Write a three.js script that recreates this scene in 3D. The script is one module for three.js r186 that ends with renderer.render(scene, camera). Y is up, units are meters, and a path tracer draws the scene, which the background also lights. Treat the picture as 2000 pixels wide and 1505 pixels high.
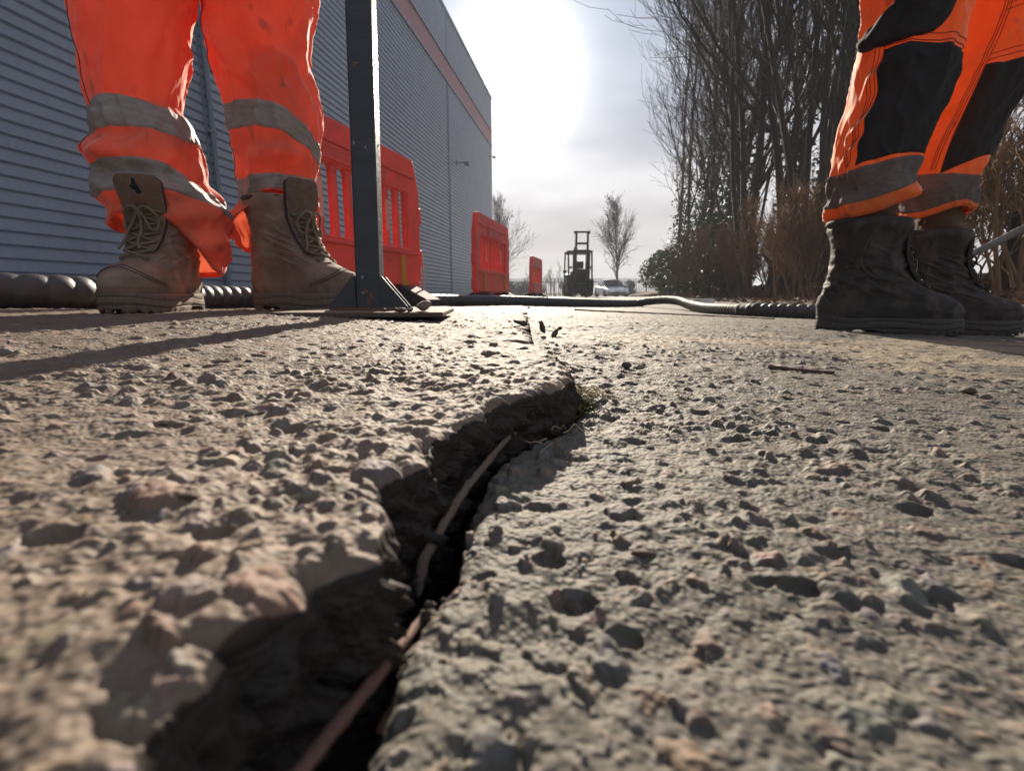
import * as THREE from 'three';
import { mergeGeometries } from 'three/addons/utils/BufferGeometryUtils.js';
import { RoundedBoxGeometry } from 'three/addons/geometries/RoundedBoxGeometry.js';

// ---------------------------------------------------------------- camera, sky, sun, exposure
const scene = new THREE.Scene();
const camera = new THREE.PerspectiveCamera(77.357, 1024 / 770, 0.005, 900);
camera.position.set(0, 0.13, 0);
camera.rotation.x = THREE.MathUtils.degToRad(-10.752);
camera.focus = 0.42;
camera.userData.fStop = 16;
const renderer = new THREE.WebGLRenderer({ antialias: true });
renderer.setSize(1024, 770);
renderer.toneMapping = THREE.LinearToneMapping;
renderer.toneMappingExposure = 2.2;
scene.fog = new THREE.FogExp2(0xdfe6f0, 0.0028);
renderer.shadowMap.enabled = true;

const SUN_EL = THREE.MathUtils.degToRad(22.7), SUN_AZ = THREE.MathUtils.degToRad(0.4);
const sunDir = new THREE.Vector3(Math.sin(SUN_AZ) * Math.cos(SUN_EL), Math.sin(SUN_EL), -Math.cos(SUN_AZ) * Math.cos(SUN_EL));
const sun = new THREE.DirectionalLight(new THREE.Color(1, 0.87, 0.70), 5);
sun.position.copy(sunDir).multiplyScalar(60);
sun.castShadow = true;
sun.shadow.radius = 1.2;
sun.shadow.mapSize.set(4096, 4096);
Object.assign(sun.shadow.camera, { left: -30, right: 30, top: 30, bottom: -30, near: 1, far: 160 });
scene.add(sun, sun.target);

// ---------------------------------------------------------------- numbers and noise
const PI = Math.PI, TAU = PI * 2;
function rngOf(seed) { let s = seed | 0; return () => { s = (s + 0x6d2b79f5) | 0; let t = Math.imul(s ^ (s >>> 15), 1 | s); t = (t + Math.imul(t ^ (t >>> 7), 61 | t)) ^ t; return ((t ^ (t >>> 14)) >>> 0) / 4294967296; }; }
function h2(ix, iy, k = 0) { let h = Math.imul(ix, 374761393) ^ Math.imul(iy, 668265263) ^ Math.imul(k + 11, 1274126177); h = Math.imul(h ^ (h >>> 13), 1274126177); h ^= h >>> 16; return (h >>> 0) / 4294967296; }
function h3(ix, iy, iz) { return h2(ix + Math.imul(iz, 7919), iy - Math.imul(iz, 104729), iz & 1023); }
const sm = (t) => t * t * (3 - 2 * t), clamp = (x, a = 0, b = 1) => Math.min(b, Math.max(a, x)), lerp = (a, b, t) => a + (b - a) * t;
const smooth = (a, b, x) => sm(clamp((x - a) / (b - a)));
function n2(x, y, k = 0) { const ix = Math.floor(x), iy = Math.floor(y), fx = sm(x - ix), fy = sm(y - iy); return lerp(lerp(h2(ix, iy, k), h2(ix + 1, iy, k), fx), lerp(h2(ix, iy + 1, k), h2(ix + 1, iy + 1, k), fx), fy) * 2 - 1; }
function n3(x, y, z) { const ix = Math.floor(x), iy = Math.floor(y), iz = Math.floor(z), fx = sm(x - ix), fy = sm(y - iy), fz = sm(z - iz); const p = (dz) => lerp(lerp(h3(ix, iy, iz + dz), h3(ix + 1, iy, iz + dz), fx), lerp(h3(ix, iy + 1, iz + dz), h3(ix + 1, iy + 1, iz + dz), fx), fy); return lerp(p(0), p(1), fz) * 2 - 1; }
function fbm2(x, y, o = 4, k = 0) { let s = 0, a = 0.5; for (let i = 0; i < o; i++) { s += a * n2(x, y, k + i); x = x * 2.03 + 17.1; y = y * 2.03 - 9.7; a *= 0.5; } return s; }
function fbm3(x, y, z, o = 4) { let s = 0, a = 0.5; for (let i = 0; i < o; i++) { s += a * n3(x, y, z); x = x * 2.03 + 7.1; y = y * 2.03 - 3.7; z = z * 2.03 + 5.3; a *= 0.5; } return s; }
function table(rows, x) { // rows sorted by rows[i][0] ascending; returns interpolated remainder
  const n = rows.length; if (x <= rows[0][0]) return rows[0].slice(1); if (x >= rows[n - 1][0]) return rows[n - 1].slice(1);
  let i = 0; while (rows[i + 1][0] < x) i++;
  const t = (x - rows[i][0]) / (rows[i + 1][0] - rows[i][0]); return rows[i].slice(1).map((v, k) => lerp(v, rows[i + 1][k + 1], t));
}
const V = (x, y, z) => new THREE.Vector3(x, y, z);

// ---------------------------------------------------------------- sky: thin bright cirrus round a hazy sun
{
  const W = 1024, H = 512, data = new Float32Array(W * H * 4), d = V(0, 0, 0);
  for (let j = 0; j < H; j++) for (let i = 0; i < W; i++) {
    const el = ((j + 0.5) / H - 0.5) * PI, az = ((i + 0.5) / W - 0.5) * TAU;
    d.set(Math.cos(az) * Math.cos(el), Math.sin(el), Math.sin(az) * Math.cos(el));
    const a = THREE.MathUtils.radToDeg(Math.acos(clamp(d.dot(sunDir), -1, 1)));
    const e = Math.max(0, d.y), up = Math.pow(1 - e, 3);
    const px = d.x / (e + 0.16), pz = d.z / (e + 0.16);
    const streak = fbm2(px * 0.55 + pz * 0.25 + 5, pz * 1.1 - px * 0.4, 5, 3) + 0.5 * fbm2(px * 1.9, pz * 2.6, 4, 9);
    const cloud = smooth(-0.35, 0.55, streak);
    const glow = 1.3 * Math.exp(-Math.pow(a / 4.6, 2)) + 0.38 * Math.exp(-a / 8.5), open = 0.62 + 0.38 * Math.exp(-Math.pow(a / 55, 2));
    const base = [lerp(0.15, 0.48, up), lerp(0.215, 0.42, up), lerp(0.33, 0.375, up)];
    const cl = [0.45, 0.445, 0.445], warm = [1, 0.965, 0.9];
    for (let c = 0; c < 3; c++) data[(j * W + i) * 4 + c] = lerp(base[c], cl[c], cloud * 0.65) * (0.95 + 0.34 * streak) * open * 0.92 + glow * warm[c] * 0.9;
    data[(j * W + i) * 4 + 3] = 1;
  }
  const sky = new THREE.DataTexture(data, W, H, THREE.RGBAFormat, THREE.FloatType);
  sky.mapping = THREE.EquirectangularReflectionMapping; sky.magFilter = THREE.LinearFilter; sky.minFilter = THREE.LinearFilter; sky.wrapS = THREE.RepeatWrapping; sky.needsUpdate = true;
  scene.background = sky; scene.environment = sky;
}

// ---------------------------------------------------------------- naming
const taken = new Map();
function numbered(name) { const n = taken.get(name) ?? 0; taken.set(name, n + 1); return n ? `${name}_${String(n).padStart(3, '0')}` : name; }
function tag(o, label, category, group) { o.userData.label = label; o.userData.category = category; if (group) o.userData.group = group; return o; }
function thing(name, label, category, pos = [0, 0, 0], turn = 0, group) { const o = new THREE.Group(); o.name = numbered(name); o.position.set(...pos); o.rotation.y = turn; scene.add(o); return tag(o, label, category, group); }
function part(name, geo, mat, parent, label) { const m = new THREE.Mesh(Array.isArray(geo) ? merged(geo) : geo, mat); m.name = name; parent.add(m); if (label) m.userData.label = label; return m; }
function solo(name, geo, mat, label, category, group) { const m = part(numbered(name), geo, mat, scene); return tag(m, label, category, group); }
function structure(name, geo, mat, label) { const m = part(numbered(name), geo, mat, scene); m.userData.kind = 'structure'; if (label) m.userData.label = label; return m; }
function merged(list) { const l = list.map((g) => { const q = g.index ? g.toNonIndexed() : g; for (const k of Object.keys(q.attributes)) if (!['position', 'normal', 'uv', 'color'].includes(k)) q.deleteAttribute(k); return q; }); const all = l.every((g) => g.attributes.color); if (!all) l.forEach((g) => g.deleteAttribute('color')); return mergeGeometries(l); }
function dup(o, pos, turn, label, group) { const c = o.clone(); c.name = numbered(o.name.replace(/_\d{3}$/, '')); c.userData = { ...o.userData }; if (pos) c.position.set(...pos); if (turn !== undefined) c.rotation.y = turn; if (label) c.userData.label = label; if (group) c.userData.group = group; scene.add(c); return c; }

// ---------------------------------------------------------------- geometry helpers
const moved = (g, x, y, z) => g.translate(x, y, z);
function box(w, h, d, x = 0, y = 0, z = 0, r = 0.004) { r = Math.min(r, w * 0.3, h * 0.3, d * 0.3); return moved(new RoundedBoxGeometry(w, h, d, 1, r), x, y, z); }
function cyl(r0, r1, h, n, x = 0, y = 0, z = 0) { return moved(new THREE.CylinderGeometry(r0, r1, h, n), x, y, z); }
// a sheet from fn(u, v, out) with optional colour; closed in u when wrap
function sheet(nu, nv, fn, { wrap = false, uvScale = null, color = null, flip = false } = {}) {
  const n = (nu + 1) * (nv + 1), pos = new Float32Array(n * 3), uv = new Float32Array(n * 2), col = color ? new Float32Array(n * 3) : null, p = V(0, 0, 0), c = [1, 1, 1];
  for (let j = 0, k = 0; j <= nv; j++) for (let i = 0; i <= nu; i++, k++) {
    const u = i / nu, v = j / nv, uu = wrap && i === nu ? 0 : u; fn(uu, v, p);
    pos.set([p.x, p.y, p.z], k * 3); uv.set(uvScale ? [u * uvScale[0], v * uvScale[1]] : [u, v], k * 2);
    if (col) { color(uu, v, p, c); col.set(c, k * 3); }
  }
  const idx = new Uint32Array(nu * nv * 6);
  for (let j = 0, k = 0; j < nv; j++) for (let i = 0; i < nu; i++) { const a = j * (nu + 1) + i, b = a + 1, c2 = a + nu + 1, d = c2 + 1; idx.set(flip ? [a, c2, b, b, c2, d] : [a, b, c2, b, d, c2], k); k += 6; }
  const g = new THREE.BufferGeometry(); g.setAttribute('position', new THREE.BufferAttribute(pos, 3)); g.setAttribute('uv', new THREE.BufferAttribute(uv, 2)); if (col) g.setAttribute('color', new THREE.BufferAttribute(col, 3));
  g.setIndex(new THREE.BufferAttribute(idx, 1)); g.computeVertexNormals();
  if (wrap) { const N = g.attributes.normal.array; for (let j = 0; j <= nv; j++) { const a = j * (nu + 1) * 3, b = a + nu * 3; for (let q = 0; q < 3; q++) { const s = N[a + q] + N[b + q]; N[a + q] = N[b + q] = s; } } g.normalizeNormals(); }
  return g;
}
// a tube along points with radius rad(t, angle, s) ; capped
function tube(pts, rad, sides = 8, { cap = true, uvLen = 1, color = null } = {}) {
  const n = pts.length, T = [], N = [], B = [], S = [0];
  for (let i = 0; i < n; i++) { const a = pts[Math.max(0, i - 1)], b = pts[Math.min(n - 1, i + 1)]; T.push(b.clone().sub(a).normalize()); if (i) S.push(S[i - 1] + pts[i].distanceTo(pts[i - 1])); }
  let nv = Math.abs(T[0].y) < 0.9 ? V(0, 1, 0) : V(1, 0, 0); nv.sub(T[0].clone().multiplyScalar(nv.dot(T[0]))).normalize();
  for (let i = 0; i < n; i++) { nv = nv.clone().sub(T[i].clone().multiplyScalar(nv.dot(T[i]))).normalize(); N.push(nv); B.push(T[i].clone().cross(nv)); }
  const rf = typeof rad === 'function' ? rad : () => rad;
  const g = sheet(sides, n - 1 + (cap ? 2 : 0), (u, v, p) => {
    let i = Math.round(v * (n - 1 + (cap ? 2 : 0))), r = 1; if (cap) { if (i === 0 || i === n + 1) r = 0; i = clamp(i - 1, 0, n - 1); }
    const a = u * TAU; r *= rf(i / (n - 1), a, S[i]); p.copy(pts[i]).addScaledVector(N[i], Math.cos(a) * r).addScaledVector(B[i], Math.sin(a) * r);
  }, { wrap: true, uvScale: [1, S[n - 1] * uvLen], color, flip: true });
  return g;
}
function curve(list, n, tension = 0.5) { return new THREE.CatmullRomCurve3(list.map((p) => V(...p)), false, 'catmullrom', tension).getPoints(n); }
function stoneGeo(seed, detail = 2, flat = 0.6) {
  const g0 = new THREE.IcosahedronGeometry(1, detail); const P = g0.attributes.position, q = V(0, 0, 0), R = rngOf(seed), ax = 0.75 + R() * 0.5, az = 0.7 + R() * 0.4;
  const planes = []; for (let k = 0; k < 11; k++) planes.push([V(R() - 0.5, R() - 0.5, R() - 0.5).normalize(), 0.58 + R() * 0.3]);
  const N = new Float32Array(P.count * 3);
  for (let i = 0; i < P.count; i++) { q.fromBufferAttribute(P, i).normalize(); const n = q.clone(); let r = 1; for (const [pn, d] of planes) { const c = q.dot(pn); if (c > 0.05) r = Math.min(r, lerp(1, d / c, 0.85)); } r *= 1 + 0.2 * fbm3(n.x * 2.3 + seed, n.y * 2.3, n.z * 2.3, 3); P.setXYZ(i, n.x * r * ax, n.y * r * flat, n.z * r * az); }
  // smooth normals across the shared positions
  g0.computeVertexNormals(); const key = new Map(), nn = g0.attributes.normal;
  for (let i = 0; i < P.count; i++) { const k = `${P.getX(i).toFixed(4)},${P.getY(i).toFixed(4)},${P.getZ(i).toFixed(4)}`; if (!key.has(k)) key.set(k, [V(0, 0, 0), []]); const e = key.get(k); e[0].add(q.fromBufferAttribute(nn, i)); e[1].push(i); }
  for (const [s, list] of key.values()) { s.normalize(); for (const i of list) nn.setXYZ(i, s.x, s.y, s.z); }
  return g0;
}

// ---------------------------------------------------------------- textures and materials
function tex(size, fn, { srgb = false, repeat = [1, 1] } = {}) {
  const data = new Uint8Array(size * size * 4), o = [0, 0, 0];
  for (let j = 0; j < size; j++) for (let i = 0; i < size; i++) { fn(i / size, j / size, o); data.set([clamp(o[0]) * 255, clamp(o[1]) * 255, clamp(o[2]) * 255, 255], (j * size + i) * 4); }
  const t = new THREE.DataTexture(data, size, size); t.wrapS = t.wrapT = THREE.RepeatWrapping; t.magFilter = THREE.LinearFilter; t.minFilter = THREE.LinearMipmapLinearFilter; if (srgb) t.colorSpace = THREE.SRGBColorSpace; t.repeat.set(...repeat); t.needsUpdate = true; return t;
}
// tiling noise on a torus of period p
function tn(u, v, p, k) { const x = u * p, y = v * p, ix = Math.floor(x), iy = Math.floor(y), fx = sm(x - ix), fy = sm(y - iy), w = (a) => ((a % p) + p) % p; return lerp(lerp(h2(w(ix), w(iy), k), h2(w(ix + 1), w(iy), k), fx), lerp(h2(w(ix), w(iy + 1), k), h2(w(ix + 1), w(iy + 1), k), fx), fy); }
const grainBump = tex(512, (u, v, o) => { const g = 0.5 * tn(u, v, 160, 1) + 0.3 * tn(u, v, 64, 2) + 0.2 * tn(u, v, 24, 3); o[0] = o[1] = o[2] = g; });
const grainTone = tex(512, (u, v, o) => { const g = 0.78 + 0.30 * (0.45 * tn(u, v, 180, 4) + 0.3 * tn(u, v, 70, 5) + 0.25 * tn(u, v, 12, 6) - 0.3); o[0] = g; o[1] = g; o[2] = g; });
const weave = tex(256, (u, v, o) => { const a = Math.sin(u * TAU * 64), b = Math.sin(v * TAU * 64); o[0] = o[1] = o[2] = 0.5 + 0.25 * a * (b > 0 ? 1 : 0.2) + 0.25 * (tn(u, v, 40, 8) - 0.5); });
const blotch = tex(256, (u, v, o) => { const g = 0.5 * tn(u, v, 9, 21) + 0.3 * tn(u, v, 23, 22) + 0.2 * tn(u, v, 70, 23); o[0] = o[1] = o[2] = 0.55 + 0.75 * g * 0.75; });
const rep = (t, x, y) => { const c = t.clone(); c.repeat.set(x, y); c.needsUpdate = true; return c; };
const std = (r, g, b, rough = 0.8, extra = {}) => new THREE.MeshStandardMaterial({ color: new THREE.Color(r, g, b), roughness: rough, side: THREE.DoubleSide, ...extra });
const phys = (r, g, b, rough = 0.8, extra = {}) => new THREE.MeshPhysicalMaterial({ color: new THREE.Color(r, g, b), roughness: rough, side: THREE.DoubleSide, ...extra });
const M = {
  concrete: std(1, 1, 1, 0.76, { vertexColors: true, map: grainTone, bumpMap: grainBump, bumpScale: 0.0011 }),
  stones: [[0.21, 0.165, 0.125], [0.16, 0.138, 0.118], [0.24, 0.175, 0.14], [0.185, 0.12, 0.085], [0.14, 0.13, 0.12], [0.22, 0.19, 0.155]].map((c) => std(...c, 0.75, { map: rep(grainTone, 2, 2), bumpMap: rep(grainBump, 0.6, 0.6), bumpScale: 0.0008 })),
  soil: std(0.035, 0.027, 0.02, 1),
  clad: std(0.32, 0.375, 0.485, 0.42, { map: rep(blotch, 0.25, 0.25) }),
  trim: std(0.17, 0.215, 0.28, 0.45), trimPale: std(0.33, 0.36, 0.42, 0.5), bandRed: std(0.43, 0.21, 0.22, 0.6),
  hose: std(0.058, 0.054, 0.052, 0.5, { map: rep(blotch, 1, 3), bumpMap: rep(grainBump, 2, 6), bumpScale: 0.0006 }),
  hoseDark: std(0.05, 0.055, 0.06, 0.5, { map: rep(blotch, 1, 2), bumpMap: rep(grainBump, 2, 4), bumpScale: 0.0006 }),
  rubber: std(0.028, 0.028, 0.03, 0.8, { map: rep(blotch, 2, 2) }),
  red: phys(0.95, 0.115, 0.08, 0.5, { map: tex(256, (u, v, o) => { const g = 0.8 + 0.2 * tn(u, v, 6, 31) + 0.1 * (tn(u, v, 60, 32) - 0.5) - (tn(u, v, 34, 33) > 0.8 ? 0.12 : 0); o[0] = g; o[1] = g * 1.02; o[2] = g * 1.04; }), transmission: 0.34, thickness: 0 }),
  redPale: std(0.75, 0.3, 0.24, 0.45), yellow: std(0.5, 0.26, 0.02, 0.6),
  post: std(0.036, 0.046, 0.062, 0.45, { map: rep(blotch, 1, 5), bumpMap: rep(grainBump, 1, 8), bumpScale: 0.0005 }),
  plate: std(0.2, 0.15, 0.11, 0.8, { map: rep(blotch, 1, 1), bumpMap: rep(grainBump, 1, 1), bumpScale: 0.0012 }),
  rust: std(0.2, 0.1, 0.05, 0.85, { map: blotch }),
  bark: std(0.05, 0.04, 0.033, 0.95), barkPale: std(0.13, 0.095, 0.068, 0.95), twigBrown: std(0.16, 0.085, 0.06, 0.95), twigTan: std(0.25, 0.16, 0.09, 0.95),
  ivy: phys(0.03, 0.06, 0.022, 0.6, { transmission: 0.25, thickness: 0 }), bush: phys(0.045, 0.075, 0.028, 0.65, { transmission: 0.3, thickness: 0 }),
  litter: [std(0.19, 0.1, 0.05, 0.9), std(0.28, 0.17, 0.09, 0.9), std(0.12, 0.07, 0.04, 0.9)],
  verge: std(0.095, 0.062, 0.04, 1, { map: rep(blotch, 0.7, 0.7), bumpMap: rep(grainBump, 0.3, 0.3), bumpScale: 0.02 }),
  far: std(0.17, 0.16, 0.13, 0.95, { map: rep(blotch, 0.02, 0.02) }),
  fork: std(0.03, 0.045, 0.052, 0.5), forkDark: std(0.018, 0.02, 0.022, 0.6), forkPale: std(0.25, 0.3, 0.34, 0.4),
  galv: std(0.085, 0.092, 0.1, 0.6),
  carWhite: phys(0.72, 0.73, 0.75, 0.35, { clearcoat: 0.8, clearcoatRoughness: 0.1 }), carGlass: std(0.02, 0.025, 0.03, 0.08), carDark: std(0.02, 0.02, 0.022, 0.5), carLamp: std(0.6, 0.62, 0.65, 0.15), tyre: std(0.02, 0.02, 0.02, 0.9),
  white: std(0.75, 0.75, 0.74, 0.5), stick: std(0.24, 0.17, 0.12, 0.85, { map: rep(blotch, 1, 6), bumpMap: rep(grainBump, 0.5, 1), bumpScale: 0.0006 }), stickRed: std(0.17, 0.09, 0.066, 0.8, { map: rep(blotch, 1, 4) }), straw: std(0.42, 0.33, 0.2, 0.8), moss: std(0.1, 0.11, 0.02, 1), darkLeaf: std(0.075, 0.055, 0.04, 0.8),
};

// ================================================================ GROUND: two concrete slabs parted by a stepped crack
const CAM_Y = 0.13;
function fall(D) { return D < 0.95 ? 0.042 : D < 4.7 ? 0.042 + 0.0185 * (D - 0.95) : D < 8 ? lerp(0.1114, 0.13, (D - 4.7) / 3.3) : D < 22 ? lerp(0.13, 0.1, (D - 8) / 14) : lerp(0.1, 0.32, clamp((D - 22) / 20)); }
function leftY(x, D) { return CAM_Y - (fall(D) - 0.009 * smooth(-0.1, -0.38, x) * (1 - smooth(1, 2.2, D))); }
const stepAt = (D) => 0.0215 * Math.exp(-Math.max(0, D - 0.26) / 0.62);
function rightY(x, D) { return CAM_Y - (fall(D) + stepAt(D) + 0.042 * clamp(x, 0, 2.4) * (1 - 0.8 * smooth(4, 12, D))); }
// edges of the crack: distance from the viewer's start of the crack, x of the upper lip, x of the lower slab's edge
const lipRows = [[-0.2, -0.052], [0.0, -0.04], [0.036, -0.0342], [0.0393, -0.0363], [0.0434, -0.0360], [0.0461, -0.0345], [0.0500, -0.0345], [0.0512, -0.0368], [0.0539, -0.0336], [0.0568, -0.0325], [0.0601, -0.0306], [0.0637, -0.0299], [0.0663, -0.0303], [0.0690, -0.0287], [0.0713, -0.0249], [0.0737, -0.0226], [0.0798, -0.0239], [0.088, -0.0246], [0.0923, -0.0262], [0.0940, -0.0314], [0.0958, -0.0331], [0.0994, -0.0297], [0.1053, -0.0308], [0.112, -0.0276], [0.1195, -0.0224], [0.1302, -0.0246], [0.1400, -0.0250], [0.1435, -0.0215], [0.157, -0.0172], [0.1668, -0.0110], [0.1790, -0.0090], [0.184, -0.0035], [0.1986, 0.0086], [0.2180, 0.0201], [0.2461, 0.0313], [0.30, 0.0335], [0.345, 0.0313], [0.40, 0.024], [0.418, -0.0055], [0.425, -0.006], [0.433, 0.017], [0.50, 0.020], [0.585, 0.016], [0.60, 0.004], [0.612, 0.005], [0.622, 0.021], [0.74, 0.025], [0.76, 0.014], [0.80, 0.012], [0.82, 0.024], [1.0, 0.03], [1.2, 0.026], [1.24, 0.006], [1.28, 0.012], [1.32, 0.04], [2, 0.05], [4, 0.09], [9, 0.2], [80, 1.2]];
const edgeRows = [[-0.2, -0.028], [0.0, -0.024], [0.0531, -0.0205], [0.0572, -0.0200], [0.0613, -0.0194], [0.0671, -0.0194], [0.0762, -0.0196], [0.0824, -0.0180], [0.0887, -0.0150], [0.0949, -0.0118], [0.103, -0.0112], [0.1178, -0.0120], [0.1351, -0.0108], [0.1603, -0.0072], [0.1824, 0.0000], [0.1979, 0.0121], [0.2196, 0.0206], [0.2496, 0.0350], [0.275, 0.0440], [0.30, 0.0400]];
function lipX(D) { const w = Math.min(1, D / 0.2) ; return table(lipRows, D)[0] + 0.0011 * n2(D * 420, 3.3) * w + 0.0003 * n2(D * 1300, 7.1); }
function edgeX(D) { const l = table(lipRows, D)[0] + 0.0012 + 0.001 * n2(D * 300, 1.2); if (D > 0.30) return l; return Math.max(l + 0.002, table(edgeRows, D)[0] + 0.0008 * n2(D * 380, 8.8)); }
const easyRows = [[-0.2, -0.045], [0.04, -0.033], [0.1, -0.026], [0.16, -0.011], [0.25, 0.03], [0.4, 0.024], [0.8, 0.02], [2, 0.05], [9, 0.2], [80, 1.2]];
// relief of the weathered exposed aggregate; returns height and leaves the stone's identity in agg
const agg = { id: 0, w: 0 };
function stonesAt(x, z, cell, rmin, rmax, hgt, prob, k) {
  const ix = Math.floor(x / cell), iz = Math.floor(z / cell); let best = 0;
  for (let a = -1; a <= 1; a++) for (let b = -1; b <= 1; b++) {
    const cx = ix + a, cz = iz + b, p = h2(cx, cz, k); if (p > prob) continue;
    const sx = (cx + 0.15 + 0.7 * h2(cx, cz, k + 1)) * cell, sz = (cz + 0.15 + 0.7 * h2(cx, cz, k + 2)) * cell, an = h2(cx, cz, k + 3) * PI, ca = Math.cos(an), sa = Math.sin(an);
    const r = cell * lerp(rmin, rmax, Math.pow(h2(cx, cz, k + 4), 1.6)), dx = x - sx, dz = z - sz, ex = (ca * dx + sa * dz) / r, ez = (-sa * dx + ca * dz) / (r * (0.55 + 0.4 * h2(cx, cz, k + 5)));
    const q = ex * ex + ez * ez; if (q >= 1) continue;
    const tilt = 1 + 0.5 * ex * (h2(cx, cz, k + 6) - 0.5) * 2, b2 = Math.pow(1 - q, 0.34) * hgt * r / cell * tilt * (0.4 + 1.1 * h2(cx, cz, k + 7));
    if (b2 > best) { best = b2; agg.id = h2(cx, cz, k + 8); agg.w = Math.min(1, (1 - q) * 4); }
  }
  return best;
}
function pits(x, z, cell, k, prob) {
  const ix = Math.floor(x / cell), iz = Math.floor(z / cell); let d = 0;
  for (let a = -1; a <= 1; a++) for (let b = -1; b <= 1; b++) { const cx = ix + a, cz = iz + b; if (h2(cx, cz, k) > prob) continue; const sx = (cx + h2(cx, cz, k + 1)) * cell, sz = (cz + h2(cx, cz, k + 2)) * cell, r = cell * (0.12 + 0.16 * h2(cx, cz, k + 3)), q = ((x - sx) ** 2 + ((z - sz) * 1.4) ** 2) / (r * r); if (q < 1) d = Math.max(d, Math.pow(1 - q, 0.5) * r * 0.55); }
  return d;
}
function relief(x, z, D, left) {
  agg.w = 0; agg.id = 0;
  const wx = x + 0.0015 * n2(x * 330, z * 330, 41) + 0.0006 * n2(x * 800, z * 800, 43), wz = z + 0.0015 * n2(x * 330, z * 330, 42) + 0.0006 * n2(x * 800, z * 800, 44);
  const patch = 0.45 + 0.85 * smooth(-0.3, 0.35, fbm2(x * 16, z * 16, 3, 31)), far = 1 - 0.35 * smooth(3, 9, D);
  let y = 0.0030 * fbm2(x * 14, z * 14, 3, 51) + (0.0010 * n2(x * 90, z * 90, 52) + 0.0007 * n2(x * 240, z * 240, 53)) * (0.4 + 0.6 * patch);
  if (D < 1.6) y += 0.0004 * fbm2(x * 400, z * 400, 3, 54);
  const s1 = stonesAt(wx, wz, 0.0076, 0.16, 0.5, left ? 0.0035 : 0.0036, left ? 0.66 : 0.56, 100); let id = agg.id, w = agg.w; agg.w = 0;
  const s2 = D < 2.5 ? stonesAt(wx + 3.1, wz, 0.0036, 0.2, 0.48, 0.0013, left ? 0.55 : 0.45, 140) * (1 - smooth(1.4, 2.5, D)) : 0;
  if (s2 > s1) { id = agg.id; w = agg.w; }
  agg.w = 0; const s3 = stonesAt(wx - 1.7, wz + 0.9, 0.019, 0.14, 0.34, 0.0058, left ? 0.3 : 0.16, 220) * far; if (s3 > s1) { id = agg.id; w = agg.w; }
  agg.id = id; agg.w = w;
  y += Math.max(s1 * patch * far, s2 * patch, s3) - pits(x, z, 0.021, 170, 0.4) * far * (1 - smooth(3, 6, D));
  return y;
}
const TONES = [[0.36, 0.275, 0.205], [0.28, 0.235, 0.19], [0.38, 0.255, 0.19], [0.25, 0.235, 0.22], [0.30, 0.19, 0.125], [0.35, 0.30, 0.24], [0.22, 0.195, 0.175]];
function groundTone(x, z, D, left, c) {
  const base = left ? [0.17, 0.127, 0.093] : [0.1, 0.089, 0.07];
  const m = 1 + 0.45 * fbm2(x * 7 + 3, z * 7, 4, 61) + 0.14 * n2(x * 46, z * 46, 64), st = TONES[Math.floor(agg.id * 6.99)], w = agg.w * 0.7;
  for (let q = 0; q < 3; q++) c[q] = lerp(base[q] * m, st[q] * (left ? 0.66 : 0.56) * (0.9 + 0.3 * h2(agg.id * 1e6 | 0, q, 5)), w);
  // paler yellowish patch across the lower slab, grainy and ragged
  if (!left) { const s = smooth(0.05, 0.42, fbm2(x * 7, z * 16, 4, 71) + 0.5 * n2(x * 170, z * 170, 72) * 0.5 + 0.55 - Math.abs(D - 0.62 - 0.12 * x) * 3.2) * smooth(0.0, 0.25, x) * smooth(0.2, 0.6, n2(x * 330, z * 330, 75) * 0.5 + 0.8); for (let q = 0; q < 3; q++) c[q] = lerp(c[q], [0.36, 0.285, 0.185][q], s * 0.7); }
}
const rowsD = [-6, -3.5, -2.2, -1.5];
for (let D = -1.2; D < 0.02; D += D < -0.45 ? 0.03 : 0.0085) rowsD.push(D);
for (let D = 0.026; D < 8; D += (D < 2.2 ? 0.004 * D : 0.0095 * D) + 0.00032) rowsD.push(D);
for (let D = 8; D < 70; D *= 1.05) rowsD.push(D);
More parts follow.
